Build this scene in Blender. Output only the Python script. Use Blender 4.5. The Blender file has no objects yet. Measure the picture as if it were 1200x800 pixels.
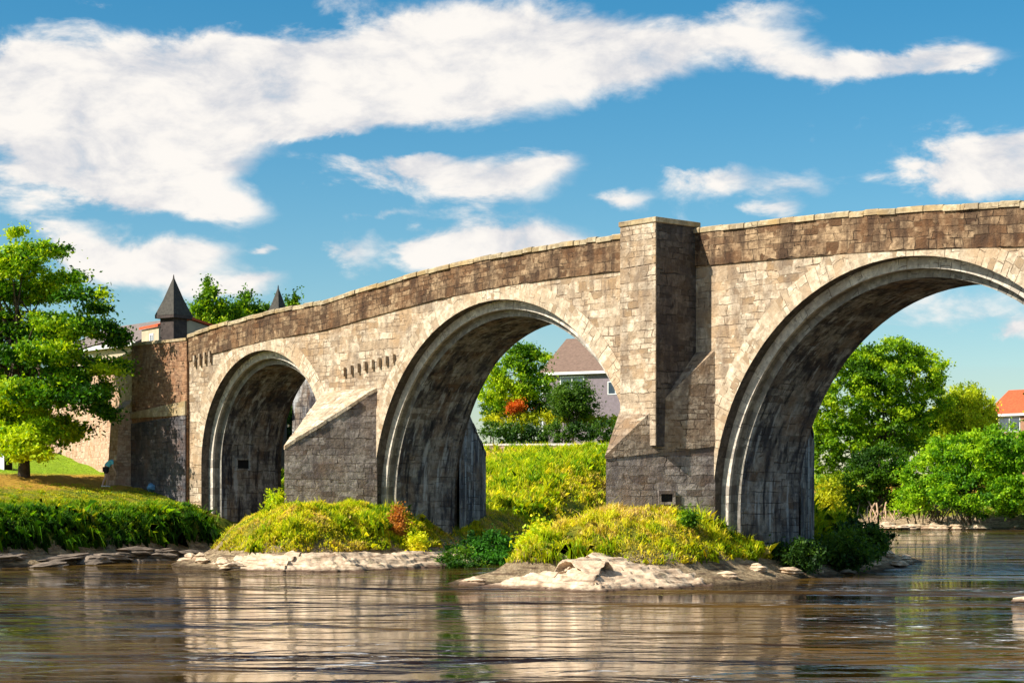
import bpy, bmesh, math, random
import numpy as np
from mathutils import Vector, Matrix
random.seed(7); rng = np.random.default_rng(11)
scene = bpy.context.scene
COL = scene.collection
# ------------------------------------------------------------------ frame
F, TH, EYE, HZ = 2200.0, math.radians(49.0), 3.1, 580.0
CS, SN = math.cos(TH), math.sin(TH)
D = 51.9            # distance of the bridge face
WID = 4.9           # bridge width
def at(px, py, dep):
    lat = (px-600)*dep/F
    return Vector((lat*CS-dep*SN, lat*SN+dep*CS, EYE+(HZ-py)*dep/F))
def onwall(px, py, Y=D):
    u = px-600
    X = Y*(u*CS-F*SN)/(F*CS+u*SN)
    return X, EYE+(HZ-py)*(-X*SN+Y*CS)/F

# ------------------------------------------------------------------ noise
def _hash(ix, iy, s):
    h = (ix.astype(np.int64)*374761393 + iy.astype(np.int64)*668265263 + s*1442695041) & 0xffffffff
    h = ((h ^ (h >> 13))*1274126177) & 0xffffffff
    return ((h ^ (h >> 16)) & 0xffff)/65535.0
def vnoise(x, y, s=0):
    x = np.asarray(x, float); y = np.asarray(y, float)
    ix = np.floor(x); iy = np.floor(y); fx = x-ix; fy = y-iy
    fx = fx*fx*(3-2*fx); fy = fy*fy*(3-2*fy)
    a = _hash(ix, iy, s); b = _hash(ix+1, iy, s); c = _hash(ix, iy+1, s); d = _hash(ix+1, iy+1, s)
    return (a*(1-fx)+b*fx)*(1-fy)+(c*(1-fx)+d*fx)*fy
def fbm(x, y, s=0, o=4):
    r = 0; a = .5
    for i in range(o):
        r = r+a*vnoise(np.asarray(x)*2**i, np.asarray(y)*2**i, s+i*17); a *= .5
    return r/(1-.5**o)
def sstep(a, b, x):
    t = np.clip((x-a)/(b-a), 0, 1); return t*t*(3-2*t)

# ------------------------------------------------------------------ objects
def link(o, parent=None):
    COL.objects.link(o)
    if parent is not None: o.parent = parent
    return o
def tag(o, label=None, cat=None, group=None, kind=None):
    if label: o['label'] = label
    if cat: o['category'] = cat
    if group: o['group'] = group
    if kind: o['kind'] = kind
    return o
def empty(name, loc, label=None, cat=None, group=None):
    o = bpy.data.objects.new(name, None); o.location = loc; o.empty_display_size = .3
    link(o); return tag(o, label, cat, group)
def mesh(name, V, Fc, mat, parent=None, uv=None, smooth=False, col=None, world=True):
    """V (n,3), Fc list of index lists or (m,k) array; uv per loop; col per vertex."""
    me = bpy.data.meshes.new(name)
    V = np.asarray(V, float).reshape(-1, 3)
    if parent is not None and world:
        off = Vector((0, 0, 0)); q_ = parent
        while q_ is not None: off += q_.location; q_ = q_.parent
        V = V-np.array(off)
    if isinstance(Fc, np.ndarray):
        m, k = Fc.shape
        me.vertices.add(len(V)); me.vertices.foreach_set('co', V.ravel())
        me.loops.add(m*k); me.loops.foreach_set('vertex_index', Fc.ravel().astype(np.int32))
        me.polygons.add(m); me.polygons.foreach_set('loop_start', np.arange(0, m*k, k, dtype=np.int32))
        me.polygons.foreach_set('loop_total', np.full(m, k, dtype=np.int32))
        me.update(calc_edges=True)
    else:
        me.from_pydata(V.tolist(), [], [list(map(int, f)) for f in Fc]); me.update()
    if uv is not None:
        l = me.uv_layers.new(name='UVMap'); l.data.foreach_set('uv', np.asarray(uv, float).ravel())
    if col is not None:
        ca = me.color_attributes.new('Col', 'FLOAT_COLOR', 'POINT')
        c4 = np.c_[np.asarray(col), np.ones(len(V))]; ca.data.foreach_set('color', c4.ravel())
    if smooth: me.polygons.foreach_set('use_smooth', np.ones(len(me.polygons), bool))
    if mat: me.materials.append(mat)
    o = bpy.data.objects.new(name, me)
    return link(o, parent)

class MB:
    """collects polygons with uv"""
    def __init__(s): s.V = []; s.F = []; s.U = []
    def face(s, pts, uv=None):
        b = len(s.V); s.V += [tuple(p) for p in pts]; s.F.append(list(range(b, b+len(pts))))
        if uv is None:
            a = Vector(pts[0]); n = (Vector(pts[1])-a).cross(Vector(pts[2])-a)
            if n.length == 0: n = Vector((0, 0, 1))
            n.normalize()
            if abs(n.z) > .75: uv = [(p[0], p[1]) for p in pts]
            else:
                t = Vector((-n.y, n.x, 0)).normalized(); k = max(.3, math.sqrt(1-n.z*n.z))
                uv = [(Vector(p).dot(t), p[2]/k) for p in pts]
        s.U += list(uv)
    def box(s, x0, x1, y0, y1, z0, z1, skip=''):
        c = [(x0,y0,z0),(x1,y0,z0),(x1,y1,z0),(x0,y1,z0),(x0,y0,z1),(x1,y0,z1),(x1,y1,z1),(x0,y1,z1)]
        for f in ((0,1,5,4),(1,2,6,5),(2,3,7,6),(3,0,4,7),(4,5,6,7),(3,2,1,0)):
            s.face([c[i] for i in f])
    def obox(s, o, ax, ay, az):
        """oriented box: origin corner o, edge vectors"""
        o, ax, ay, az = map(Vector, (o, ax, ay, az))
        c = [o, o+ax, o+ax+ay, o+ay, o+az, o+ax+az, o+ax+ay+az, o+ay+az]
        for f in ((0,1,5,4),(1,2,6,5),(2,3,7,6),(3,0,4,7),(4,5,6,7),(3,2,1,0)):
            s.face([c[i] for i in f])
    def prism(s, poly, y0, y1):
        """poly list of (x,z); extrude in y"""
        s.face([(x, y0, z) for x, z in poly]); s.face([(x, y1, z) for x, z in poly][::-1])
        for i in range(len(poly)):
            a, b = poly[i], poly[(i+1) % len(poly)]
            s.face([(a[0], y0, a[1]), (a[0], y1, a[1]), (b[0], y1, b[1]), (b[0], y0, b[1])])
    def build(s, name, mat, parent=None, smooth=False, bevel=0):
        o = mesh(name, s.V, s.F, mat, parent, s.U, smooth)
        if bevel:
            bm = bmesh.new(); bm.from_mesh(o.data); bmesh.ops.remove_doubles(bm, verts=bm.verts, dist=1e-4)
            bm.to_mesh(o.data); bm.free()
            m = o.modifiers.new('b', 'BEVEL'); m.width = bevel; m.segments = 2
        return o
def tube_arrays(paths, seg=6):
    """paths: list of (pts, radii) -> V, F"""
    V = []; Fc = []
    for pts, rad in paths:
        pts = [Vector(p) for p in pts]; base = len(V)
        for i, p in enumerate(pts):
            t = (pts[min(i+1, len(pts)-1)]-pts[max(i-1, 0)]).normalized()
            a = t.orthogonal().normalized() if i == 0 else (pa - t*pa.dot(t)).normalized()
            pa = a; b = t.cross(a)
            for k in range(seg):
                an = 2*math.pi*k/seg
                V.append(tuple(p+(a*math.cos(an)+b*math.sin(an))*rad[i]))
        for i in range(len(pts)-1):
            for k in range(seg):
                k2 = (k+1) % seg
                Fc.append((base+i*seg+k, base+i*seg+k2, base+(i+1)*seg+k2, base+(i+1)*seg+k))
    return np.array(V), np.array(Fc)

# ------------------------------------------------------------------ materials
def newmat(name):
    m = bpy.data.materials.new(name); m.use_nodes = True
    nt = m.node_tree; nt.nodes.clear()
    out = nt.nodes.new('ShaderNodeOutputMaterial'); b = nt.nodes.new('ShaderNodeBsdfPrincipled')
    nt.links.new(b.outputs[0], out.inputs[0])
    return m, nt, b, out
class N:
    def __init__(s, nt): s.nt = nt
    def __call__(s, t, ins=None, **kw):
        n = s.nt.nodes.new('ShaderNode'+t)
        for k, v in kw.items(): setattr(n, k, v)
        for k, v in (ins or {}).items():
            if isinstance(v, bpy.types.NodeSocket): s.nt.links.new(v, n.inputs[k])
            else: n.inputs[k].default_value = v
        return n
    def math(s, op, a, b=0.0, c=0.0, clamp=False):
        n = s('Math', {0: a, 1: b, 2: c}, operation=op); n.use_clamp = clamp; return n.outputs[0]
    def mix(s, f, a, b, mode='MIX'):
        n = s.nt.nodes.new('ShaderNodeMix'); n.data_type = 'RGBA'; n.blend_type = mode
        for i, v in ((0, f), (6, a), (7, b)):
            if isinstance(v, bpy.types.NodeSocket): s.nt.links.new(v, n.inputs[i])
            else: n.inputs[i].default_value = v if i == 0 or len(v) == 4 else (*v, 1)
        return n.outputs[2]
    def ramp(s, f, a, b, lo=0., hi=1.):
        n = s('MapRange', {0: f, 1: a, 2: b, 3: lo, 4: hi}); n.interpolation_type = 'SMOOTHSTEP'; return n.outputs[0]
    def noise(s, vec, sc, det=5, rough=.6, dist=0.):
        return s('TexNoise', {'Vector': vec, 'Scale': sc, 'Detail': det, 'Roughness': rough, 'Distortion': dist})

def stone(name, c1, c2, mortar, bw=.62, bh=.27, stain=(.16,.09,.045), stain_amt=.55, dark=(.08,.07,.07), dark_amt=.0, bump=.045, wear=.35):
    m, nt, b, out = newmat(name); n = N(nt)
    uv = n('UVMap').outputs[0]; obj = n('NewGeometry').outputs[0]
    sep = n('SeparateXYZ', {0: uv})
    # rows of uneven height: shift v by 1-D noise of v
    v1 = n('CombineXYZ', {0: 0., 1: sep.outputs[1], 2: 0.})
    nv = n.noise(v1.outputs[0], .7, 1, .5)
    wob = n.noise(uv, 1.1, 3, .5)
    vv = n.math('ADD', sep.outputs[1], n.math('MULTIPLY', n.math('SUBTRACT', nv.outputs[0], .5), .9))
    vv = n.math('ADD', vv, n.math('MULTIPLY', n.math('SUBTRACT', wob.outputs[0], .5), .16))
    uu = n.math('ADD', sep.outputs[0], n.math('MULTIPLY', n.math('SUBTRACT', wob.outputs[0], .5), .6))
    co = n('CombineXYZ', {0: uu, 1: vv, 2: 0.}).outputs[0]
    def brick(w, h, off):
        t = n('TexBrick', {'Vector': co, 'Color1': (0,0,0,1), 'Color2': (1,1,1,1), 'Mortar': (.5,.5,.5,1), 'Scale': 1.,
            'Mortar Size': .02, 'Mortar Smooth': .9, 'Bias': 0., 'Brick Width': w, 'Row Height': h})
        t.offset = off; t.squash = .7; t.squash_frequency = 3; t.offset_frequency = 2
        return t
    b1 = brick(bw, bh, .45); b2 = brick(bw*.62, bh*.72, .37)
    mk = n.ramp(n.noise(uv, .55, 3, .6).outputs[0], .50, .52)
    rnd = n.mix(mk, b1.outputs[0], b2.outputs[0])
    mort = n('Mix', {0: mk, 2: b1.outputs[1], 3: b2.outputs[1]}).outputs[0]
    rnd = n('SeparateColor', {0: rnd}).outputs[0]
    col = n.mix(n.ramp(rnd, .08, .9), c1, c2)
    col = n.mix(n.ramp(rnd, .13, .05, 0, .65), col, tuple(x*.6 for x in stain))
    fine = n.noise(obj, 5., 8, .7)
    col = n.mix(n.ramp(fine.outputs[0], .35, .66, 0, .75), col, tuple(x*.55 for x in c1))
    # hue drift
    hu = n.noise(obj, .8, 4, .6)
    col = n.mix(n.ramp(hu.outputs[0], .42, .68, 0, stain_amt), col, stain)
    st = n.noise(n('Mapping', {0: obj, 3: (1.2, 1.2, .35)}).outputs[0], 1.3, 6, .65)
    if dark_amt: col = n.mix(n.ramp(st.outputs[0], .45, .62, 0, dark_amt), col, dark)
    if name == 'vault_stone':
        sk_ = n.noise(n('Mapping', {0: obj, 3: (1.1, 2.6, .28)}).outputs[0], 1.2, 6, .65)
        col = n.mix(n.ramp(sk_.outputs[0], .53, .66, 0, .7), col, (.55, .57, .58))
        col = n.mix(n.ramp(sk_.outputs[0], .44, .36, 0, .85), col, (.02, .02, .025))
    if dark_amt:
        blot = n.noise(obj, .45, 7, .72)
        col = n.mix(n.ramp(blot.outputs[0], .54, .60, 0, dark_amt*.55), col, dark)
    lich = n.noise(obj, 2.7, 7, .7)
    col = n.mix(n.ramp(lich.outputs[0], .62, .70, 0, wear), col, tuple(min(.8, x*1.35) for x in c2))
    mj = n.math('MULTIPLY', mort, n.ramp(n.noise(obj, 1.2, 5, .65).outputs[0], .44, .60, .05, 1.), clamp=True)
    col = n.mix(mj, col, mortar)
    nt.links.new(col, b.inputs['Base Color']); b.inputs['Roughness'].default_value = .92
    b.inputs['Specular IOR Level'].default_value = .2
    h = n.math('SUBTRACT', n.math('ADD', n.math('MULTIPLY', rnd, .5), n.math('ADD', n.math('MULTIPLY', fine.outputs[0], 1.0), n.math('MULTIPLY', lich.outputs[0], 1.1))), n.math('MULTIPLY', mj, .9))
    bp = n('Bump', {'Height': h, 'Strength': .9, 'Distance': bump})
    nt.links.new(bp.outputs[0], b.inputs['Normal'])
    return m
def plain(name, c, rough=.8, var=.25, sc=3., metal=0., bump=0., spec=.3):
    m, nt, b, out = newmat(name); n = N(nt); obj = n('TexCoord').outputs['Object']
    t = n.noise(obj, sc, 6, .65)
    col = n.mix(n.ramp(t.outputs[0], .3, .7), tuple(x*(1-var) for x in c), tuple(min(1, x*(1+var)) for x in c))
    nt.links.new(col, b.inputs['Base Color']); b.inputs['Roughness'].default_value = rough; b.inputs['Metallic'].default_value = metal
    b.inputs['Specular IOR Level'].default_value = spec
    if bump:
        bp = n('Bump', {'Height': t.outputs[0], 'Strength': .8, 'Distance': bump}); nt.links.new(bp.outputs[0], b.inputs['Normal'])
    return m
def leafmat(name, trans=.45, gain=1.):
    m, nt, b, out = newmat(name); n = N(nt)
    a = n('Attribute'); a.attribute_name = 'Col'
    c = a.outputs['Color']
    nt.links.new(c, b.inputs['Base Color']); b.inputs['Roughness'].default_value = .55
    b.inputs['Specular IOR Level'].default_value = .25
    tr = n('BsdfTranslucent', {'Color': n.mix(1., c, (1.15, 1.1, .6), 'MULTIPLY')})
    mx = n('MixShader', {0: trans, 1: b.outputs[0], 2: tr.outputs[0]})
    nt.links.new(mx.outputs[0], out.inputs[0])
    return m

M = {}
M['wall'] = stone('spandrel_stone', (.47,.35,.23), (.76,.63,.46), (.24,.165,.11), 1.0, .35, (.44,.27,.13), .55, (.16,.12,.09), .5, wear=.65, bump=.07)
M['parapet'] = stone('parapet_stone', (.20,.115,.06), (.50,.345,.20), (.05,.032,.022), .8, .33, (.15,.07,.03), .75, (.05,.03,.02), .75, wear=.3, bump=.09)
M['vous'] = stone('voussoir_stone', (.48,.37,.25), (.76,.64,.47), (.22,.155,.10), .8, .42, (.46,.29,.15), .4, bump=.03)
M['ring'] = stone('ring_stone', (.58,.51,.42), (.78,.70,.58), (.14,.11,.09), .55, .45, (.36,.31,.26), .4, bump=.02)
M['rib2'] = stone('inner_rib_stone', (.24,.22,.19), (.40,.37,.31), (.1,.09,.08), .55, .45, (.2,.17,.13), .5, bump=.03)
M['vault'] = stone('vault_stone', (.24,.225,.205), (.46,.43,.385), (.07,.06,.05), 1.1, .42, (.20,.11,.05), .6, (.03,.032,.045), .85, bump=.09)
M['cut'] = stone('cutwater_stone', (.30,.245,.20), (.56,.48,.41), (.10,.075,.06), .95, .38, (.22,.13,.075), .6, (.10,.085,.09), .5, bump=.11)
M['cap'] = stone('weathered_capping', (.44,.35,.20), (.62,.51,.34), (.22,.15,.10), .9, .4, (.46,.30,.12), .6, (.2,.15,.1), .5, bump=.03)
M['tower'] = stone('shaded_tower_stone', (.12,.10,.085), (.26,.22,.18), (.04,.035,.03), .95, .38, (.12,.08,.05), .5, (.05,.045,.05), .6, bump=.11)  # shade on the tower's sides painted in by darkening the stone
M['slope'] = stone('rough_slope_stone', (.34,.25,.17), (.64,.52,.38), (.12,.08,.055), .8, .3, (.3,.18,.09), .6, (.12,.09,.07), .5, bump=.1)
M['wing'] = stone('wing_wall_stone', (.31,.16,.085), (.50,.30,.17), (.12,.07,.045), .5, .22, (.3,.13,.05), .6, (.12,.08,.06), .4, bump=.06)
M['base'] = stone('grey_shaded_stone', (.10,.095,.10), (.22,.20,.195), (.05,.045,.045), .7, .3, (.17,.10,.07), .5, (.04,.04,.05), .6, bump=.09)  # dark grey stone, darkened further by the tree's shadow put in its colour
M['pink'] = stone('pale_wing_stone', (.52,.33,.23), (.72,.52,.38), (.3,.18,.12), .6, .26, (.5,.27,.15), .5, bump=.04)
M['recess'] = stone('shaded_recess_stone', (.10,.085,.07), (.20,.17,.14), (.05,.04,.04), .55, .45, (.12,.09,.07), .5, bump=.03)  # shadow under the arch step put into the stone colour
M['road'] = plain('road_surface', (.06,.06,.06), .9, .2, 2.)
M['slate'] = plain('slate', (.045,.045,.05), .6, .3, 6.)
M['spire'] = plain('spire_stone', (.06,.045,.04), .8, .35, 5., bump=.02)
M['spire_cap'] = plain('spire_cap_slate', (.05,.045,.035), .75, .35, 6., bump=.02)
M['bark'] = plain('bark', (.085,.06,.04), .95, .4, 5., bump=.04)
M['white'] = plain('white_paint', (.75,.75,.73), .5, .05)
M['render_cream'] = plain('cream_render', (.48,.40,.28), .9, .12, 2.)
M['harl'] = plain('mauve_harling', (.24,.195,.215), .9, .12, 4., bump=.01)
M['rooftile'] = plain('brown_roof', (.20,.13,.095), .85, .2, 4., bump=.02)
M['redtile'] = plain('red_roof', (.55,.10,.035), .8, .2, 4., bump=.02)
M['brickh'] = plain('house_brick', (.33,.18,.11), .9, .2, 6.)
M['glass'] = plain('window_glass', (.05,.07,.10), .08, .1, 2., spec=.8)
M['black'] = plain('cavity_dark', (.015,.013,.012), .95, .2)
M['coping'] = plain('pale_coping', (.60,.52,.50), .85, .15, 3.)
M['leaf'] = leafmat('leaves'); M['grassm'] = leafmat('grass_blades', .4)

# ------------------------------------------------------------------ terrain
RIVER = np.array([(-66,-300),(-70,-60),(-72,10),(-73.5,30),(-75,38),(-77,44),(-79.5,49),(-81.5,58),(-84,66),(-88,80),(-97,104),(-108,126),(-117,141),(-117,148),(-108,150),
  (-98,147),(-84,151),(-66,163),(-40,190),(0,250),(60,380),(100,380),(60,260),(20,170),(2,100),(-4,60),(-7,30),(-9,0),(-9,-60),(-6,-300)], float)
ISL1 = np.array([(-75.6,46),(-73.6,43.8),(-70,42.2),(-66.3,41.8),(-63.6,43.6),(-63.2,46.5),(-64.2,51),(-66.3,56),(-68.3,62),(-70.5,68),(-74.5,67),(-76.5,58),(-76.4,50)], float)
ISL2 = np.array([(-51.4,41.6),(-49.4,41.2),(-46.6,41.9),(-44.0,43.6),(-43.6,46.5),(-44.4,50.6),(-46.2,56),(-48.6,62.5),(-51.6,68.5),(-54.6,73.5),(-57,66),(-55.6,60),(-54.9,52),(-54.3,47.5),(-53.2,44)], float)
ISL3 = np.array([(-31.5,47.6),(-28.5,46),(-26.6,49),(-26,54),(-27,60),(-30,64),(-31.8,58),(-32.2,52)], float)
ISL4 = np.array([(-32.3,46.0),(-30.2,45.2),(-27.0,46.6),(-27.6,48.2),(-30.6,47.6)], float)+np.array([1.15,1.3])
def sdist(P, poly):
    """signed distance, positive inside"""
    x, y = P[:, 0], P[:, 1]; best = np.full(len(x), 1e18); ins = np.zeros(len(x), bool)
    for i in range(len(poly)):
        a = poly[i]; b = poly[(i+1) % len(poly)]; e = b-a
        t = np.clip(((x-a[0])*e[0]+(y-a[1])*e[1])/(e@e), 0, 1)
        best = np.minimum(best, (x-a[0]-t*e[0])**2+(y-a[1]-t*e[1])**2)
        c = ((a[1] > y) != (b[1] > y)) & (x < (b[0]-a[0])*(y-a[1])/((b[1]-a[1]) or 1e-12)+a[0]); ins ^= c
    d = np.sqrt(best); return np.where(ins, d, -d)
MC = at(708, 600, 63.8)
GWA = at(560, 530, 153); GWT = at(735, 530, 146)-GWA; GWT.z = 0; GWT.normalize(); GWN = Vector((-GWT.y, GWT.x, 0))
def height(P):
    P = np.asarray(P, float).reshape(-1, 2); x, y = P[:, 0], P[:, 1]
    w = (fbm(x*.35, y*.35, 3)-.5)
    w2 = (fbm(x*1.3, y*1.3, 9)-.5)
    dl = -sdist(P, RIVER)+w*2.2+w2*.5            # >0 on land
    hl = np.interp(dl, [-6,-1.5,0,.9,1.7,2.6,4,7,10,14,26,39,60,200,3000], [-1.6,-.7,0,.32,.5,1.75,2.45,3.0,3.5,3.95,5.5,6.8,7.6,9,14])
    # far bank upstream is steeper and higher just behind the bridge; low round the bend
    hl = hl+2.3*sstep(60, 68, y)*(1-sstep(112, 128, y))*sstep(8, 22, dl)*(x < -60)*(1-sstep(30, 60, dl)*.6)
    dW = np.abs((x-GWA.x)*GWN.x+(y-GWA.y)*GWN.y); tW = (x-GWA.x)*GWT.x+(y-GWA.y)*GWT.y
    kW = (1-sstep(16, 27, dW))*sstep(-14, -4, tW)*(1-sstep(22, 32, tW))*sstep(1.5, 7, dl)*(x < -70)
    hl = hl*(1-kW)+(6.55-.13*dW)*kW
    hl = hl-.45*sstep(125, 138, y)*sstep(2, 6, dl)*hl*.5
    hl = np.where((x > -40), np.minimum(hl, .0+np.interp(dl, [-6,0,2,8,100,3000], [-1.6,0,.6,1.4,3,9])), hl)
    hi = np.full(len(x), -9.)
    for k, (pl, top) in enumerate(((ISL1, 2.6), (ISL2, 2.5), (ISL3, 2.4), (ISL4, .75))):
        di = sdist(P, pl)+w*.9+w2*.35+.1
        hk = np.interp(di, [-5,-1.2,0,.8,1.5,2.3,3.2,4.6,9], [-1.6,-.8,0,.22,.5,.7 if k == 3 else 1.3,.8 if k == 3 else 2.0,top,top])
        if k == 1:   # the front of the island slopes down to a rock shelf
            hk = hk-1.75*np.exp(-((x-MC.x)/3.4)**2-((y-MC.y+.3)/2.3)**2)*(hk > 0)
        hi = np.maximum(hi, hk)
    h = np.maximum(hl, hi)
    dry = sstep(.05, .9, h)
    h = h+dry*((fbm(x*.9, y*.9, 21)-.5)*.35*sstep(-300, 0, -np.abs(y)))+(fbm(x*2.6, y*2.6, 33)-.5)*.16
    return h
def H1(x, y): return float(height([(x, y)])[0])
def axis(parts):
    a = []
    for lo, hi, st in parts: a += list(np.arange(lo, hi, st))
    return np.array(a)
far = [-4000,-2500,-1500,-900,-600,-420,-320,-250,-200,-170,-150]
xs = np.concatenate([far, axis([(-140,-96,1.5),(-96,-40,.35),(-40,16,1.5),(16,60,6)]), [80,120,180,260,400,700,1200,2200,4000]])
ys = np.concatenate([[-4000,-2000,-1000,-500,-250,-140,-90], axis([(-60,20,5),(20,34,1.5),(34,74,.35),(74,176,1.5),(176,260,8)]), [280,320,400,520,700,1000,1500,2500,4000]])
GX, GY = np.meshgrid(xs, ys); PP = np.c_[GX.ravel(), GY.ravel()]
GZ = height(PP); nx, ny = len(xs), len(ys)
idx = np.arange(nx*ny).reshape(ny, nx)
q = np.stack([idx[:-1, :-1], idx[:-1, 1:], idx[1:, 1:], idx[1:, :-1]], -1).reshape(-1, 4)
def ground_mat():
    m, nt, b, out = newmat('ground'); n = N(nt)
    g = n('NewGeometry'); pos = g.outputs['Position']; sep = n('SeparateXYZ', {0: pos}); z = sep.outputs[2]
    nb = n.noise(pos, .35, 5, .6); nf = n.noise(pos, 3.5, 8, .7); nm = n.noise(pos, 1.1, 5, .6)
    rock = n.mix(n.ramp(nf.outputs[0], .3, .7), (.22,.15,.08), (.60,.46,.28))
    strat = n.noise(n('Mapping', {0: pos, 3: (.5,.5,7.)}).outputs[0], 1.6, 5, .6)
    rock = n.mix(n.ramp(strat.outputs[0], .5, .62, 0, .75), rock, (.12,.07,.045))
    soil = n.mix(nf.outputs[0], (.10,.06,.025), (.30,.20,.07))
    lawn = n.mix(n.ramp(nf.outputs[0], .3, .7), (.20,.34,.012), (.34,.50,.02))
    dryg = n.mix(n.ramp(nf.outputs[0], .3, .7), (.42,.22,.03), (.66,.40,.06))
    rough = n.mix(n.ramp(nm.outputs[0], .35, .65), (.10,.15,.012), (.33,.30,.03))
    # left lawn with a dry strip in front of it
    a = n.math('ADD', z, n.math('MULTIPLY', n.math('SUBTRACT', nb.outputs[0], .5), .45))
    c = n.mix(n.ramp(a, 3.28, 3.5), rough, dryg)
    c = n.mix(n.ramp(a, 4.15, 4.4), c, lawn)
    c = n.mix(n.ramp(n.math('ADD', z, n.math('MULTIPLY', n.math('SUBTRACT', nm.outputs[0], .5), .8)), .8, 1.3), rock, c)
    c = n.mix(n.ramp(z, -.05, .22), (.05,.032,.018), c)
    nt.links.new(c, b.inputs['Base Color']); b.inputs['Roughness'].default_value = .95; b.inputs['Specular IOR Level'].default_value = .15
    h = n.math('ADD', nf.outputs[0], n.math('MULTIPLY', strat.outputs[0], .8))
    bp = n('Bump', {'Height': h, 'Strength': 1., 'Distance': .3}); nt.links.new(bp.outputs[0], b.inputs['Normal'])
    return m
M['ground'] = ground_mat()
gr = mesh('ground', np.c_[PP, GZ], q, M['ground'], smooth=True); tag(gr, kind='structure')

def water_mat():
    m, nt, b, out = newmat('river_water'); n = N(nt)
    pos = n('NewGeometry').outputs['Position']
    # ripples of the current, longer across the stream than along it
    la = n('VectorMath', {0: pos, 1: (CS, SN, 0)}, operation='DOT_PRODUCT').outputs['Value']
    fo = n('VectorMath', {0: pos, 1: (-SN, CS, 0)}, operation='DOT_PRODUCT').outputs['Value']
    mp = n('CombineXYZ', {0: n.math('MULTIPLY', la, .5), 1: fo, 2: 0.}).outputs[0]
    w0 = n.noise(mp, .22, 2, .5, .8); w1 = n.noise(mp, .55, 3, .5, 1.0); w2 = n.noise(mp, 1.5, 4, .55, 1.2); w3 = n.noise(pos, 5., 3, .5)
    calm = n.ramp(n.noise(mp, .07, 4, .55, .6).outputs[0], .42, .60, .45, 1.5)
    h = n.math('ADD', n.math('MULTIPLY', w1.outputs[0], 1.5), n.math('MULTIPLY', w2.outputs[0], .2))
    h = n.math('ADD', h, n.math('MULTIPLY', w0.outputs[0], 1.6))
    h = n.math('ADD', h, n.math('MULTIPLY', w3.outputs[0], .02))
    rif = None
    for (px, py, rl, rf) in ((1120,735,5.5,7.),(960,705,6.,2.2),(430,765,4.5,4.),(60,685,9.,2.5),(1150,690,7,3.),(700,790,3.,3.)):
        dp_ = EYE*F/(py-HZ); l0 = (px-600)*dp_/F
        e_ = n.math('ADD', n.math('POWER', n.math('DIVIDE', n.math('SUBTRACT', la, l0), rl), 2.), n.math('POWER', n.math('DIVIDE', n.math('SUBTRACT', fo, dp_), rf), 2.))
        g_ = n.math('EXPONENT', n.math('MULTIPLY', e_, -1.)); rif = g_ if rif is None else n.math('MAXIMUM', rif, g_)
    calm = n.math('ADD', calm, n.math('MULTIPLY', rif, 2.6))
    h = n.math('MULTIPLY', h, calm)
    bp = n('Bump', {'Height': h, 'Strength': 1., 'Distance': .38}); nt.links.new(bp.outputs[0], b.inputs['Normal'])
    c = n.mix(n.ramp(n.noise(mp, .16, 4, .55, .8).outputs[0], .40, .62), (.014,.006,.002), (.085,.045,.006))
    sky_streak = n.math('MULTIPLY', n.ramp(n.noise(mp, 1.6, 8, .72, 1.5).outputs[0], .56, .64), n.ramp(rif, .3, .8, 0, .8))
    c = n.mix(sky_streak, c, (.75,.78,.80))  # streaks of reflected sky painted pale into the water over the riffles
    nt.links.new(c, b.inputs['Base Color'])
    b.inputs['Roughness'].default_value = .035; b.inputs['IOR'].default_value = 1.36
    return m
M['water'] = water_mat()
wp = [(-400,-400),(300,-400),(300,500),(-400,500)]
w = mesh('river_water', [(x, y, 0) for x, y in wp], [[0,1,2,3]], M['water']); tag(w, kind='structure')

# ------------------------------------------------------------------ BRIDGE
ARCH = [(-78.7, 4.7, 5.6), (-60.8, 2.8, 8.6), (-39.5, 2.5, 8.7), (-19.4, 2.0, 7.4)]
parpx = [(222,391),(246,383),(284,372.5),(322,362.5),(378,352.5),(455,329),(520,311),(600,294),(660,284),(725,275),(830,266),(920,256),(1000,248),(1100,241),(1200,236)]
pX, pZ = zip(*[onwall(a, b) for a, b in parpx])
pX = list(pX)+[-28,-20,-12,0,14]; pZ = list(pZ)+[12.05,11.3,10.5,9.3,8.0]
def ztop(x): return float(np.interp(x, pX, pZ))
XL, XR = pX[0], 14.0
PAR = 1.45
ZB = -1.4
bridge = empty('stone_bridge', (-50, D+WID/2, 0), 'old sandstone bridge of round arches with wedge cutwaters crossing the river', 'bridge')
def zlow(x):
    for c, zs, R in ARCH:
        if abs(x-c) < R-1e-6: return zs+math.sqrt(R*R-(x-c)**2)
    return ZB
cols = []
def col_xs():
    X = []; edges = [XL]
    cur = XL
    for c, zs, R in ARCH:
        X += list(np.linspace(cur, c-R, 8)); X += [('a', c-R*math.cos(t)) for t in np.linspace(0, math.pi, 57)]
        cur = c+R
    X += list(np.linspace(cur, XR, 14))
    return X
def spandrel(Y, flip):
    mb = MB(); cur = XL
    segs = []
    for c, zs, R in ARCH:
        g = np.linspace(cur, c-R, 10)
        for a, b in zip(g[:-1], g[1:]): segs.append((a, b, ZB, ZB))
        t = c-R*np.cos(np.linspace(0, math.pi, 65))
        for a, b in zip(t[:-1], t[1:]):
            segs.append((a, b, zs+math.sqrt(max(0, R*R-(a-c)**2)), zs+math.sqrt(max(0, R*R-(b-c)**2))))
        cur = c+R
    g = np.linspace(cur, XR, 20)
    for a, b in zip(g[:-1], g[1:]): segs.append((a, b, ZB, ZB))
    for a, b, za, zb in segs:
        p = [(a, Y, za), (b, Y, zb), (b, Y, ztop(b)-PAR), (a, Y, ztop(a)-PAR)]
        u = [(q_[0], q_[2]) for q_ in p]
        if flip: p = p[::-1]; u = u[::-1]
        mb.face(p, u)
    return mb
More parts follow.
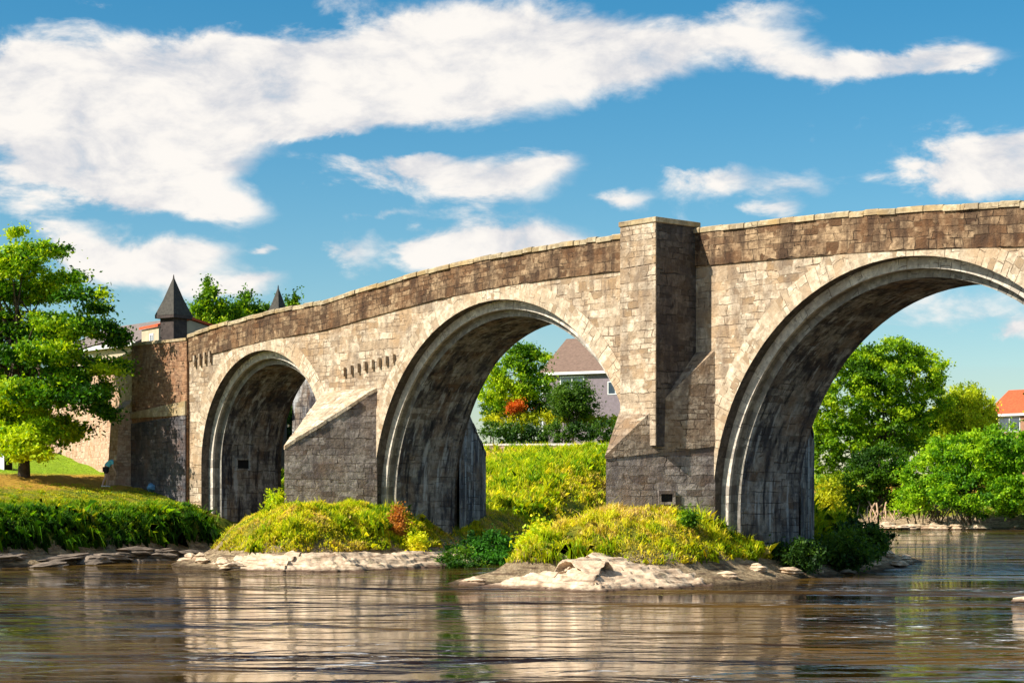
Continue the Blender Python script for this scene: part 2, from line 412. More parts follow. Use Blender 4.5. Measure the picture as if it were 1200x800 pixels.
spandrel(D, 0).build('spandrel_wall', M['wall'], bridge)
spandrel(D+WID, 1).build('spandrel_wall', M['wall'], bridge)
def path(R, c, zs, n=48, zb=None):
    pts = [(-R, (ZB if zb is None else zb)-zs, 0)]
    out = [(c-R, ZB, 0.0)]
    s = zs-ZB
    for t in np.linspace(0, math.pi, n+1): out.append((c-R*math.cos(t), zs+R*math.sin(t), s+R*t))
    out.append((c+R, ZB, 2*s+R*math.pi))
    return out
def loft(mb, A, B, ya, yb, swap=True):
    for i in range(len(A)-1):
        a0, a1, b0, b1 = A[i], A[i+1], B[i], B[i+1]
        dr = math.hypot(b0[0]-a0[0], b0[1]-a0[1])+abs(yb-ya)
        mb.face([(a0[0], ya, a0[1]), (b0[0], yb, b0[1]), (b1[0], yb, b1[1]), (a1[0], ya, a1[1])],
                [(0+ya, a0[2]), (dr+ya, a0[2]), (dr+ya, a1[2]), (ya, a1[2])])
for c, zs, R in ARCH:
    s1, s2 = .42, .78; R1, R2 = R-.38, R-.66
    P0, P1, P2 = path(R, c, zs), path(R1, c, zs), path(R2, c, zs)
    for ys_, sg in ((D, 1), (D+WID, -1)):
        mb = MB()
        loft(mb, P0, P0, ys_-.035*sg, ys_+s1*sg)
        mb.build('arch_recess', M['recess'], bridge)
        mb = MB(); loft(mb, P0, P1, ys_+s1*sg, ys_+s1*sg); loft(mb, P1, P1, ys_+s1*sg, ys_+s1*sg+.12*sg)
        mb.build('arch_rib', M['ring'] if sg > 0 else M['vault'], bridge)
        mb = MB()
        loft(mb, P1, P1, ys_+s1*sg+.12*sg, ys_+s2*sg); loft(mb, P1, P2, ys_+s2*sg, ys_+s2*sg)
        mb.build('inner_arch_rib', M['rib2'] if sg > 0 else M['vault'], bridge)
    # voussoir band a few cm proud, semicircle only
    mb = MB(); Ro = R+.78
    y = D-.035
    ts = np.linspace(.0, math.pi, 61)
    for a, b in zip(ts[:-1], ts[1:]):
        f = lambda r, t, yy: (c-r*math.cos(t), yy, zs+r*math.sin(t))
        mb.face([f(R, a, y), f(Ro, a, y), f(Ro, b, y), f(R, b, y)][::-1], [(0, R*a), (.78, R*a), (.78, R*b), (0, R*b)][::-1])
        mb.face([f(Ro, a, y), f(Ro, a, D), f(Ro, b, D), f(Ro, b, y)][::-1])
    mb.build('voussoir_band', M['vous'], bridge)
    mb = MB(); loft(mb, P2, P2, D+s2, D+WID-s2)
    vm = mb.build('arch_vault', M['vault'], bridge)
# parapets, coping, deck
gx = np.linspace(XL, XR, 90)
for y0, y1 in ((D-.06, D+.38), (D+WID-.38, D+WID+.06)):
    mb = MB()
    for a, b in zip(gx[:-1], gx[1:]):
        za, zb = ztop(a), ztop(b)
        for yy, fl in ((y0, 0), (y1, 1)):
            p = [(a, yy, za-PAR), (b, yy, zb-PAR), (b, yy, zb-.17), (a, yy, za-.17)]; u = [(a, 0), (b, 0), (b, PAR-.17), (a, PAR-.17)]
            if fl: p, u = p[::-1], u[::-1]
            mb.face(p, u)
        mb.face([(a, y0, za-PAR), (a, y1, za-PAR), (b, y1, zb-PAR), (b, y0, zb-PAR)])
    for x in (XL, XR): mb.face([(x, y0, ztop(x)-PAR), (x, y1, ztop(x)-PAR), (x, y1, ztop(x)-.17), (x, y0, ztop(x)-.17)])
    mb.build('parapet', M['parapet'], bridge)
    mb = MB(); x = XL-.05
    while x < XR:
        L = random.uniform(.55, 1.15); j = random.uniform(-.035, .03); k = random.uniform(-.03, .03)
        a, b = x, x+L-.02; za, zb = ztop(a)+j, ztop(b)+j+random.uniform(-.015, .015)
        o0, o1 = y0-.07+k, y1+.07+k
        P = [(a,o0,za-.19),(b,o0,zb-.19),(b,o1,zb-.19),(a,o1,za-.19),(a,o0,za-.03),(b,o0,zb-.03),(b,o1,zb-.03),(a,o1,za-.03)]
        for f in ((0,1,5,4),(1,2,6,5),(2,3,7,6),(3,0,4,7),(3,2,1,0)): mb.face([P[i] for i in f])
        Tp = [(a+.03,o0+.08,za+.02),(b-.03,o0+.08,zb+.02),(b-.03,o1-.08,zb+.02),(a+.03,o1-.08,za+.02)]
        mb.face(Tp); lo = P[4:]
        for i in range(4): mb.face([lo[i], lo[(i+1)%4], Tp[(i+1)%4], Tp[i]])
        x += L
    mb.build('coping', M['cap'], bridge)
mb = MB()
for a, b in zip(gx[:-1], gx[1:]):
    mb.face([(a, D+.38, ztop(a)-1.15), (b, D+.38, ztop(b)-1.15), (b, D+WID-.38, ztop(b)-1.15), (a, D+WID-.38, ztop(a)-1.15)])
mb.build('roadway', M['road'], bridge)
# cutwaters
def cutwater(xl, xr, p, prof, mat=M['cut'], back=False):
    """prof: list of (protrusion, z) from nose to wall"""
    xc = (xl+xr)/2; mb = MB(); cap = MB()
    def Y(v): return D+WID+v if back else D-v
    def xr_(v, s):  # x of side edge at protrusion v
        w = (xr-xl)/2*(1-v/p); return xc+s*w
    for s in (-1, 1):
        bot = [(xr_(0, s), Y(0), ZB), (xc, Y(p), ZB)]
        top = [(xr_(v, s), Y(v), z) for v, z in prof]
        pts = [bot[0], bot[1]]+top
        if s < 0: pts = pts[::-1]
        mb.face(pts)
    # capping of separate weathered slabs laid in courses up the slope
    for (v0, z0), (v1, z1) in zip(prof[:-1], prof[1:]):
        nc = max(2, int(math.hypot(v1-v0, z1-z0)/.5))
        for k in range(nc):
            va, vb = v0+(v1-v0)*k/nc, v0+(v1-v0)*(k+1)/nc; za, zb_ = z0+(z1-z0)*k/nc, z0+(z1-z0)*(k+1)/nc
            j0, j1 = random.uniform(.0, .07), random.uniform(-.02, .03); e0, e1 = random.uniform(.0, .08), random.uniform(.0, .08)
            xa0, xa1, xb0, xb1 = xr_(va, -1)-e0, xr_(va, 1)+e1, xr_(vb, -1)-e0, xr_(vb, 1)+e1
            cut = random.uniform(.3, .7)
            for (p0, p1) in ((0, cut), (cut+.012, 1)):
                q0 = [(xa0+(xa1-xa0)*p0, Y(va), za+j0), (xa0+(xa1-xa0)*p1, Y(va), za+j0), (xb0+(xb1-xb0)*p1, Y(vb), zb_+j1), (xb0+(xb1-xb0)*p0, Y(vb), zb_+j1)]
                q1 = [(x_, y_, z_-.17) for x_, y_, z_ in q0]
                cap.face(q0); 
                for i in range(4): cap.face([q1[i], q1[(i+1)%4], q0[(i+1)%4], q0[i]])
    o = mb.build('cutwater', mat, bridge)
    cap.build('cutwater_capping', M['vous'] if not back else M['vault'], o)
    return o
tag(cutwater(-73.3, -69.15, 3.7, [(3.7, 5.35), (0, 8.05)]), 'grey stone wedge cutwater with one sloping top between first and second arch')
mb = MB(); Nn_, Cl, Cr, Tl, Tr = (-50.25, D-3.6, 4.55), (-52.45, D, 5.05), (-48.1, D, 5.05), (-52.2, D-.02, 8.5), (-48.13, D-.02, 8.5)
lo_ = lambda p: (p[0], p[1], ZB)
mb.face([lo_(Nn_), lo_(Cr), Cr, Nn_]); mb.face([lo_(Cl), lo_(Nn_), Nn_, Cl])
cw2 = mb.build('cutwater', M['cut'], bridge); tag(cw2, 'wedge cutwater with hipped rough stone slopes rising round the tall refuge tower')
mb = MB(); Nh = (Nn_[0], Nn_[1]-.05, Nn_[2]+.02); Crh = (Cr[0]+.05, D-.002, Cr[2]+.02); Clh = (Cl[0]-.05, D-.002, Cl[2]+.02)
mb.face([Nh, Crh, Tr]); mb.face([Nh, Tr, Tl]); mb.face([Nh, Tl, Clh])
for a_, b_ in ((Nh, Crh), (Clh, Nh)): mb.face([(a_[0], a_[1], a_[2]-.13), (b_[0], b_[1], b_[2]-.13), b_, a_])
mb.build('cutwater_slope', M['slope'], cw2)
cutwater(-30.8, -26.8, 3.6, [(3.6, 4.4), (0, 7.8)])
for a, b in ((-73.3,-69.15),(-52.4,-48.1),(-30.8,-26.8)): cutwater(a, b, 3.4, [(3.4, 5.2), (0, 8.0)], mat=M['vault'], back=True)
# refuge tower
RX0, RX1, RY = -50.95, -49.08, 49.78
rz = 13.43
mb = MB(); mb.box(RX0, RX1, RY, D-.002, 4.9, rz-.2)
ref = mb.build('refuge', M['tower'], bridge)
mb = MB(); mb.box(RX0-.003, RX1+.003, RY-.06, RY-.002, 4.95, rz-.202); mb.build('refuge_lit_front', M['wall'], ref)
# front panel has the sunlit wall colour, sides are painted in shade; cap stones
mb = MB(); mb.box(RX0-.06, RX1+.06, RY-.11, D+.2, rz-.2, rz); mb.build('refuge_coping', M['cap'], ref, bevel=.03)
# added blocks whose shadows stand for dark slots, first pier and left end
for i in range(8):
    X, Z = onwall(404+i*8.2, 436-i*2.2)
    m_ = MB(); m_.obox((X, D-.16, Z-.2), (.13, 0, 0), (0, .16-.002, 0), (0, 0, .42)); m_.build('slot_block', M['wall'], bridge)
for i in range(4):
    X, Z = onwall(229+i*6, 424-i*1.6)
    m_ = MB(); m_.obox((X, D-.16, Z-.25), (.14, 0, 0), (0, .16-.002, 0), (0, 0, .6)); m_.build('slot_block', M['wall'], bridge)
# small drain opening low on the second cutwater (right face)
def face_open(p0, p1, t, z, w, h, par):
    a = Vector(p0); b = Vector(p1); d = (b-a).normalized(); nrm = Vector((d.y, -d.x, 0))
    if nrm.dot(Vector((1, -1, 0))) < 0: nrm = -nrm
    o = a+(b-a)*t+Vector((0, 0, z)); m_ = MB()
    m_.obox(o-d*.1, d*(w+.2), nrm*.07, Vector((0,0,.1))); m_.obox(o-d*.1+Vector((0,0,h+.1)), d*(w+.2), nrm*.07, Vector((0,0,.12)))
    m_.obox(o-d*.1+Vector((0,0,.1)), d*.1, nrm*.07, Vector((0,0,h))); m_.obox(o+d*w+Vector((0,0,.1)), d*.1, nrm*.07, Vector((0,0,h)))
    f_ = m_.build('drain_surround', M['cut'], par); m_ = MB(); m_.obox(o+Vector((0,0,.1))+nrm*.002, d*w, nrm*.012, Vector((0,0,h))); m_.build('drain_opening', M['black'], f_)
face_open((-50.25, D-3.6, 0), (-48.1, D, 0), .50, 2.75, .45, .3, bridge)

m_ = MB(); m_.box(-83.64, -83.55, 53.5, 54.45, 4.4, 4.5); m_.box(-83.64, -83.55, 53.5, 54.45, 4.95, 5.05); m_.box(-83.64, -83.55, 53.5, 53.62, 4.502, 4.948); m_.box(-83.64, -83.55, 54.33, 54.45, 4.502, 4.948)
f0_ = m_.build('recess_surround', M['vault'], bridge); m_ = MB(); m_.box(-83.64, -83.63, 53.622, 54.328, 4.504, 4.946); m_.build('dark_recess', M['black'], f0_)
# wing walls (left end)
def wallrun(name, pts, y_th, tops, zb, mat, parent, label=None, cop=None):
    mb = MB(); cp = MB(); u = 0
    for i in range(len(pts)-1):
        a, b = Vector((*pts[i], 0)), Vector((*pts[i+1], 0)); d = b-a; L = d.length; nr = Vector((d.y, -d.x, 0)).normalized()
        if nr.dot(Vector((1, -1, 0))) < 0: nr = -nr
        n_ = max(1, int(L/2))
        for k in range(n_):
            t0, t1 = k/n_, (k+1)/n_
            p, q_ = a+d*t0, a+d*t1; z0 = tops[i]+(tops[i+1]-tops[i])*t0; z1 = tops[i]+(tops[i+1]-tops[i])*t1
            bk = -nr*y_th; Z = Vector((0,0,1))
            mb.face([p+Z*zb, q_+Z*zb, q_+Z*z1, p+Z*z0], [(u+L*t0, zb), (u+L*t1, zb), (u+L*t1, z1), (u+L*t0, z0)])
            mb.face([p+bk+Z*zb, q_+bk+Z*zb, q_+bk+Z*z1, p+bk+Z*z0], [(u+L*t0, zb), (u+L*t1, zb), (u+L*t1, z1), (u+L*t0, z0)])
            mb.face([p+Z*z0, q_+Z*z1, q_+bk+Z*z1, p+bk+Z*z0])
            if k == 0 and i == 0: mb.face([p+Z*zb, p+bk+Z*zb, p+bk+Z*z0, p+Z*z0])
            if k == n_-1 and i == len(pts)-2: mb.face([q_+Z*zb, q_+bk+Z*zb, q_+bk+Z*z1, q_+Z*z1])
            if cop:
                c0 = p+nr*.06+Z*(z0+.003); c1 = q_+nr*.06+Z*(z1+.003); w_ = -nr*(y_th+.12)
                m0, m1 = random.uniform(-.02,.03), random.uniform(-.02,.03)
                cp.obox(c0, (c1-c0)*.985, w_, Z*(.16+m0))
        u += L
    o = mb.build(name, mat, parent)
    if cop: cp.build('coping', cop, o if parent is None else o)
    if label: tag(o, label, 'wall')
    return o
wx0, wz0 = XL-.05, onwall(222, 399)[1]
ww = wallrun('wing_wall', [(wx0, D-.14), (-91.3, D-.14)], .5, [wz0, onwall(172, 404)[1]], 2., M['wing'], bridge, cop=M['cap'])
tag(ww, 'rusty brown wing wall at the left end')
wallrun('string_course', [(wx0, D-.24), (-91.3, D-.24)], .1, [8.05, 7.6], 7.3, M['cap'], bridge)
pk = wallrun('boundary_wall', [(-91.3, D-.14), (-111, 57.8), (-132, 64.2)], .5, [10.8, 10.4, 10.2], 1.5, M['pink'], None, 'pale pinkish stone wall running left from the bridge behind the lawn', cop=M['cap'])
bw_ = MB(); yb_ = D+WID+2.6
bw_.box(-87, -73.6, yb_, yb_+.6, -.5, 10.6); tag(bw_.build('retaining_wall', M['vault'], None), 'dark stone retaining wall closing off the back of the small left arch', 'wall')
wallrun('wing_wall_shaded_base', [(wx0, D-.22), (-91.25, D-.22)], .05, [7.3, 7.0], 2., M['base'], bridge)
# pale buttress at the end of wing wall
mb = MB(); bx = -91.3
mb.face([(bx-.9, D-1.3, 1.5), (bx, D-1.3, 1.5), (bx, D-.9, 7.6), (bx-.9, D-.9, 7.6)])
mb.face([(bx, D-1.3, 1.5), (bx, D-.14, 1.5), (bx, D-.14, 7.6), (bx, D-.9, 7.6)])
mb.face([(bx-.9, D, 1.5), (bx-.9, D-1.3, 1.5), (bx-.9, D-.9, 7.6), (bx-.9, D, 7.6)])
mb.face([(bx-.9, D-.9, 7.6), (bx, D-.9, 7.6), (bx, D-.1, 8.3), (bx-.9, D-.1, 8.3)])
mb.build('buttress', M['pink'], bridge)

# ------------------------------------------------------------------ entrance turrets
def turret(px, base_dep, ytop_px, ybase_px, halfw_px, body_frac, label):
    c = at(px, ybase_px, base_dep); t = at(px, ytop_px, base_dep); hw = halfw_px*base_dep/F*.78
    g = H1(c.x, c.y)
    e = empty('gate_turret', (c.x, c.y, g), label, 'turret', 'pointed turrets at the far end of the bridge')
    e.rotation_euler = (0, 0, math.radians(14)); 
    mb = MB(); b = hw*body_frac; mb.box(-b, b, -b, b, -1.5, c.z-g-.12)
    def bl(m_, nm, mt): 
        o = mesh(nm, m_.V, m_.F, mt, None, m_.U); o.parent = e; return o
    bl(mb, 'shaft', M['spire'])
    mb = MB(); mb.box(-hw*.98, hw*.98, -hw*.98, hw*.98, c.z-g-.12, c.z-g+.04); bl(mb, 'cornice', M['spire'])
    mb = MB(); zb_ = c.z-g+.042; zt = t.z-g; q_ = [(-hw,-hw,zb_),(hw,-hw,zb_),(hw,hw,zb_),(-hw,hw,zb_)]; k = hw*.55; zm = zb_+(zt-zb_)*.40
    r2 = [(-k,-k,zm),(k,-k,zm),(k,k,zm),(-k,k,zm)]
    for i in range(4):
        mb.face([q_[i], q_[(i+1)%4], r2[(i+1)%4], r2[i]]); mb.face([r2[i], r2[(i+1)%4], (0,0,zt)])
    o = bl(mb, 'pyramid_roof', M['spire_cap'])
    V, Fc = tube_arrays([([(0,0,zt-.12),(0,0,zt+.1)], [.05,.02])], 6); f = mesh('finial', V, Fc, M['spire']); f.parent = o
turret(203.5, 103, 324, 371, 20, .70, 'larger dark pyramid-roofed turret at the left end of the bridge')
turret(326, 116, 336, 371, 13, .70, 'smaller dark pyramid-roofed turret peeping over the parapet')

# ------------------------------------------------------------------ houses
def house(name, label, p0, p1, depth, z0, ze, zr, wallm, roofm, wins, gable=True, fascia=True, chim=None, over=.35):
    """front wall from p0 to p1 (xy), eaves ze, ridge zr; wins (t0,t1,z0,z1)"""
    a = Vector((*p0, 0)); b = Vector((*p1, 0)); d = (b-a); L = d.length; d.normalize(); n_ = Vector((-d.y, d.x, 0))
    if n_.dot(a) < 0: n_ = -n_      # points away from the viewer
    Z = Vector((0,0,1)); e = empty(name, (a.x, a.y, z0), label, 'house')
    mb = MB(); A = [a, b, b+n_*depth, a+n_*depth]
    for i in range(4): mb.face([A[i]+Z*z0, A[(i+1)%4]+Z*z0, A[(i+1)%4]+Z*ze, A[i]+Z*ze])
    rm = (n_*depth)*.5
    mb.face([A[0]+Z*ze, A[3]+Z*ze, A[0]+rm+Z*(zr-.05)]); mb.face([A[1]+Z*ze, A[2]+Z*ze, A[1]+rm+Z*(zr-.05)])
    mb.build('wall', wallm, e)
    mb = MB(); o = over; sl = (zr-ze)/(depth/2)
    e0 = a-d*o-n_*o+Z*(ze-sl*o+.05); e1 = b+d*o-n_*o+Z*(ze-sl*o+.05); r0 = a-d*o+rm+Z*zr; r1 = b+d*o+rm+Z*zr
    f0 = a-d*o+n_*(depth+o)+Z*(ze-sl*o+.05); f1 = b+d*o+n_*(depth+o)+Z*(ze-sl*o+.05); t = Z*.14
    mb.face([e0+t, e1+t, r1+t, r0+t]); mb.face([f1+t, f0+t, r0+t, r1+t]); mb.face([e0, e1, r1, r0]); mb.face([f0, f1, r1, r0])
    mb.face([e0, e0+t, r0+t, r0]); mb.face([f0, f0+t, r0+t, r0]); mb.face([e1, e1+t, r1+t, r1]); mb.face([f1, f1+t, r1+t, r1]); mb.face([e0, e1, e1+t, e0+t])
    rf = mb.build('roof', roofm, e)
    if chim:
        m_ = MB(); c = a+d*chim*L+rm; m_.obox(c-d*.4-n_*.3+Z*(zr-.6), d*.8, n_*.6, Z*1.7); m_.build('chimney', wallm, rf)
    if fascia:
        m_ = MB(); m_.obox(e0-Z*.06-n_*.06, e1-e0, n_*.05, Z*.24); m_.build('gutter', M['white'], rf)
    for (t0, t1, w0, w1) in wins:
        o_ = a+d*(t0*L)-n_*.04+Z*w0; W = d*((t1-t0)*L); Hh = Z*(w1-w0); m_ = MB(); th = .09
        m_.obox(o_, W, n_*.03, Z*th); m_.obox(o_+Hh-Z*th, W, n_*.03, Z*th)
        m_.obox(o_+Z*th, d*th, n_*.03, Hh-Z*2*th); m_.obox(o_+W-d*th+Z*th, d*th, n_*.03, Hh-Z*2*th); m_.obox(o_+W*.5-d*.04+Z*th, d*.07, n_*.03, Hh-Z*2*th)
        wn = m_.build('window', M['white'], e)
        m_ = MB(); m_.obox(o_+n_*.015+d*.02+Z*.02, W-d*.04, n_*.01, Hh-Z*.04); m_.build('pane', M['glass'], wn)
    return e
a = at(637, 480, 172); b = at(790, 480, 166)
za = at(637, 437, 172).z
house('brown_roofed_house', 'mauve grey house with brown roof and white gutter seen through the middle arch', a.xy, b.xy, 11, 5.5, za, at(640, 396, 172).z+.2, M['harl'], M['rooftile'],
      [(.13,.32,at(655,462,171).z,at(655,441,171).z),(.5,.62,at(700,446,168).z-1.2,at(700,446,168).z)], chim=.75)
m_ = MB(); m_.obox(a+Vector((.1,-.3,5.5-a.z)), (.18,0,0), (0,.12,0), (0,0,za-5.6)); dp = m_.build('downpipe', M['white'], None)
hs = [o for o in bpy.data.objects if o.name.startswith('brown_roofed_house')][0]; dp.parent = hs; dp.location = -hs.location
a = at(1158, 500, 206); b = at(1192, 500, 203)
house('red_roofed_house', 'house with bright red tiled roof at the right edge beyond the trees', a.xy, at(1250,500,198).xy, 8, 2., at(1160, 486, 206).z, at(1165, 457, 206).z, M['brickh'], M['redtile'],
      [(.14,.42,at(1175,500,205).z-.6,at(1175,488,205).z),(.55,.8,at(1175,500,205).z-.6,at(1175,488,205).z)], over=.3)
a = at(70, 420, 122); b = at(184, 420, 112)
house('slate_roofed_house', 'low house with dull slate roof and white gutter behind the left wall', a.xy, at(162, 420, 114).xy, 7, 6., at(150, 403, 115).z, at(150, 371, 115).z, M['render_cream'], plain('dull_slate_roof', (.20,.16,.14), .8, .2, 5.), [(.3,.45,at(150,430,116).z,at(150,412,116).z)])
a = at(166, 420, 111)
house('cream_house', 'cream walled outbuilding with red tiled roof beside the larger turret', a.xy, at(186, 420, 109).xy, 4, 6., at(180, 385, 110).z, at(180, 374, 110).z, M['render_cream'], M['redtile'], [(.5,.72,at(180,405,110).z,at(180,391,110).z)], fascia=False, over=.12)

# coping-topped garden wall on the bank through the middle arch
p = at(560, 530, 153); q_ = at(735, 530, 146)
gw = wallrun('garden_wall', [p.xy, q_.xy], .4, [at(560,522,153).z, at(735,522,146).z], 2., M['pink'], None, 'low garden wall with pale coping above the yellow grass bank', cop=M['coping'])

# ------------------------------------------------------------------ foliage
def leaf_arrays(C, size, flat=.0, asp=.55, up=0.):
    """C centres (n,3) -> diamond quads random orientation"""
    n = len(C)
    a = rng.normal(size=(n, 3)); a[:, 2] *= (1-flat); a /= np.linalg.norm(a, axis=1)[:, None]
    b = rng.normal(size=(n, 3)); b -= (b*a).sum(1)[:, None]*a; b /= np.linalg.norm(b, axis=1)[:, None]
    if up: a[:, 2] -= up; a /= np.linalg.norm(a, axis=1)[:, None]
    s = size*rng.uniform(.6, 1.35, n)
    a *= (s*.5)[:, None]; b *= (s*.5*asp)[:, None]
    V = np.stack([C-a, C-a*.1+b, C+a, C-a*.1-b], 1).reshape(-1, 3)
    return V, np.arange(4*n).reshape(n, 4)
def crown(name, blobs, nclump, nleaf, lsize, cols, parent, clr=(.55,.30), flat=0., shell=.55, up=0., gaps=0., seed=0, dropz=None):
    """blobs: (x,y,z, rx,ry,rz). clumps of leaves near the blob surfaces and inside"""
    B = np.array(blobs, float); vol = B[:, 3]*B[:, 4]*B[:, 5]; pr = vol**.67; pr /= pr.sum()
    k = rng.choice(len(B), nclump, p=pr)
    d = rng.normal(size=(nclump, 3)); d /= np.linalg.norm(d, axis=1)[:, None]
    r = rng.uniform(shell**3, 1, nclump)**(1/3)
    # lumpy outline
    lump = .78+.42*vnoise(d[:, 0]*2.6+k*7.1+seed, d[:, 1]*2.6+d[:, 2]*2.3+k*3.3, 5)
    CC = B[k, :3]+d*B[k, 3:]*(r*lump)[:, None]
    keep = np.ones(len(CC), bool)
    if gaps: keep = fbm(CC[:, 0]*.9+seed, CC[:, 2]*1.2+CC[:, 1]*.7, 77) > gaps
    CC = CC[keep]; nclump = len(CC)
    cr = clr[0]*rng.uniform(.6, 1.4, nclump)
    off = rng.normal(size=(nclump, nleaf, 3)); off /= (np.linalg.norm(off, axis=2)[:, :, None]+1e-6)
    off *= np.abs(rng.normal(0, .62, (nclump, nleaf, 1)))
    off *= np.array([1, 1, clr[1]/clr[0]])*cr[:, None, None]
    if dropz: off[:, :, 2] -= rng.uniform(0, dropz, (nclump, nleaf))
    C = (CC[:, None, :]+off).reshape(-1, 3)
    V, Fc = leaf_arrays(C, lsize, flat, up=up)
    cc = np.array(cols, float)
    mixv = np.clip(fbm(CC[:, 0]*.5+seed, CC[:, 2]*.5+CC[:, 1]*.31, 40)*2.2-.6+rng.normal(0, .15, nclump), 0, .999)
    t = np.repeat(mixv, nleaf)+rng.normal(0, .18, len(C)); t = np.clip(t, 0, .999)*(len(cc)-1)
    i = t.astype(int); f = (t-i)[:, None]
    cl = cc[i]*(1-f)+cc[np.minimum(i+1, len(cc)-1)]*f; cl *= rng.uniform(.75, 1.25, (len(C), 1))
    return mesh(name, V, Fc, M['leaf'], parent, col=np.repeat(cl, 4, axis=0)), CC
def limbs(base, top, CC, n, r0, parent, bend=.6, name='trunk', nseg=5):
    base = Vector(base); top = Vector(top); paths = []
    tr = []; 
    for i in range(nseg+1):
        t = i/nseg; p = base.lerp(top, t)+Vector((random.uniform(-1,1), random.uniform(-1,1), 0))*bend*.25*(t>0)
        tr.append(p)
    paths.append((tr, [r0*(1.25 if i == 0 else 1-.75*i/nseg) for i in range(nseg+1)]))
    idx_ = rng.choice(len(CC), min(n, len(CC)), replace=False)
    for j in idx_:
        e = Vector(CC[j]); t = random.uniform(.3, .95); s = base.lerp(top, t)
        m1 = s.lerp(e, .5)+Vector((random.uniform(-.3,.3), random.uniform(-.3,.3), random.uniform(-.1,.5)))*bend
        rr = r0*(1-.7*t)*.55
        paths.append(([s, s.lerp(m1, .5), m1, m1.lerp(e, .6), e], [rr, rr*.8, rr*.55, rr*.35, rr*.12]))
    V, Fc = tube_arrays(paths, 6)
    return mesh(name, V, Fc, M['bark'], parent, smooth=True)
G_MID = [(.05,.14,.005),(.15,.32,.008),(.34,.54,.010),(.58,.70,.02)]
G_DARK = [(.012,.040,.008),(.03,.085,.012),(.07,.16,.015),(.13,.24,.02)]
G_YEL = [(.09,.18,.008),(.26,.38,.01),(.50,.56,.015),(.66,.64,.02)]
G_WIL = [(.22,.34,.01),(.44,.56,.015),(.62,.70,.02),(.72,.76,.03)]
def tree(label, px, dep, pytop, hw, pybot, cols, n=170, nl=90, ls=.26, cat='tree', name='leafy_tree', group=None, flat=0., spread=None, r0=.28, gaps=.0, lobes=7, trunk_h=None, clr=(.7,.45), seed=0, limbn=16, up=0., dropz=None, subs=None):
    b = at(px, pybot, dep); t = at(px, pytop, dep); R = hw*dep/F
    g = H1(b.x, b.y); zb, zt = max(b.z, g+.2), t.z
    e = empty(name, (b.x, b.y, g), label, cat, group)
    blobs = []; hc = (zt-zb)/2
    if subs:
        for (sx, sy, sr, sh) in subs:
            c = at(sx, sy, dep+random.uniform(-1.5, 1.5)*R*.25); blobs.append((c.x, c.y, c.z, sr*dep/F, sr*dep/F, sh*dep/F))
    else:
        for i in range(lobes):
            an = i*2.4+seed; rr = R*.45*(i > 0); zz = zb+hc*(.55+1.0*((i*.37+seed*.13) % 1.0))
            k = 1-.5*abs((zz-zb)/(2*hc)-.42)
            blobs.append((b.x+math.cos(an)*rr, b.y+math.sin(an)*rr, zz, R*.60*k, R*.60*k, hc*.46))
        blobs.append((b.x, b.y, zt-hc*.38, R*.5, R*.5, hc*.38))
        blobs.append((b.x, b.y, zb+hc*.8, R*.8, R*.8, hc*.72))
    o, CC = crown('crown', blobs, n, nl, ls, cols, e, clr, flat, gaps=gaps, seed=seed, up=up, dropz=dropz)
    limbs((b.x, b.y, g-.3), (b.x, b.y, zb+(zt-zb)*.75), CC, limbn, r0, e)
    return e
# the big tree on the left lawn: layered, open crown
LT = at(28, 560, 101.5); lg = H1(LT.x, LT.y)
lt = empty('layered_tree', (LT.x, LT.y, lg), 'large spreading tree with layered bright green foliage on the left lawn', 'tree')
bl = []
def ltb(px, py, rx, rz, dd=0):
    c = at(px+random.uniform(-9, 9), py+random.uniform(-7, 7), 101.5+dd*1.4+random.uniform(-1, 1)); k = random.uniform(.75, 1.05)
    bl.append((c.x, c.y, c.z, rx*k*101.5/F, rx*101.5/F*.8*k, rz*random.uniform(.9, 1.5)*101.5/F))
for a_ in ((20,287,24,10),(52,296,28,10,1),(-30,300,40,14),(15,318,48,12,-1),(70,322,34,9),(95,338,34,8,-1),(40,345,55,12,1),(-30,350,60,16),(110,358,26,6),(70,378,58,12,-2),(20,385,55,15,1),(100,392,44,10),(125,385,24,5,1),
           (50,415,62,14,-1),(-25,410,55,18),(95,425,40,9),(30,445,58,15,2),(75,462,52,11,-2),(110,455,34,7),(20,480,50,13,-1),(65,495,38,8),(-20,470,50,18),(25,272,10,6),(86,296,6,5),(118,478,22,6,-1),(95,505,24,6),(10,510,26,7),(40,500,40,9,1),(20,522,30,9),(75,512,28,8),(128,440,26,10,-1),(120,470,26,9),(50,530,24,7,1),(132,400,20,8),(28,528,36,10,-2),(15,515,34,12,-2),(50,505,40,10,-2),(140,425,18,7),(-20,505,40,12),(30,462,50,12,-2),(0,435,40,16,1),(60,440,50,10,-2)):
    ltb(*a_)
o, CC = crown('crown', bl, 1500, 95, .22, [(.02,.085,.004),(.09,.26,.005),(.30,.50,.008),(.62,.74,.012)], lt, (.62,.34), .15, shell=.3, gaps=.33, seed=3)
limbs((LT.x, LT.y, lg-.3), tuple(at(20, 330, 101.5)), CC, 60, .30, lt, bend=1.)
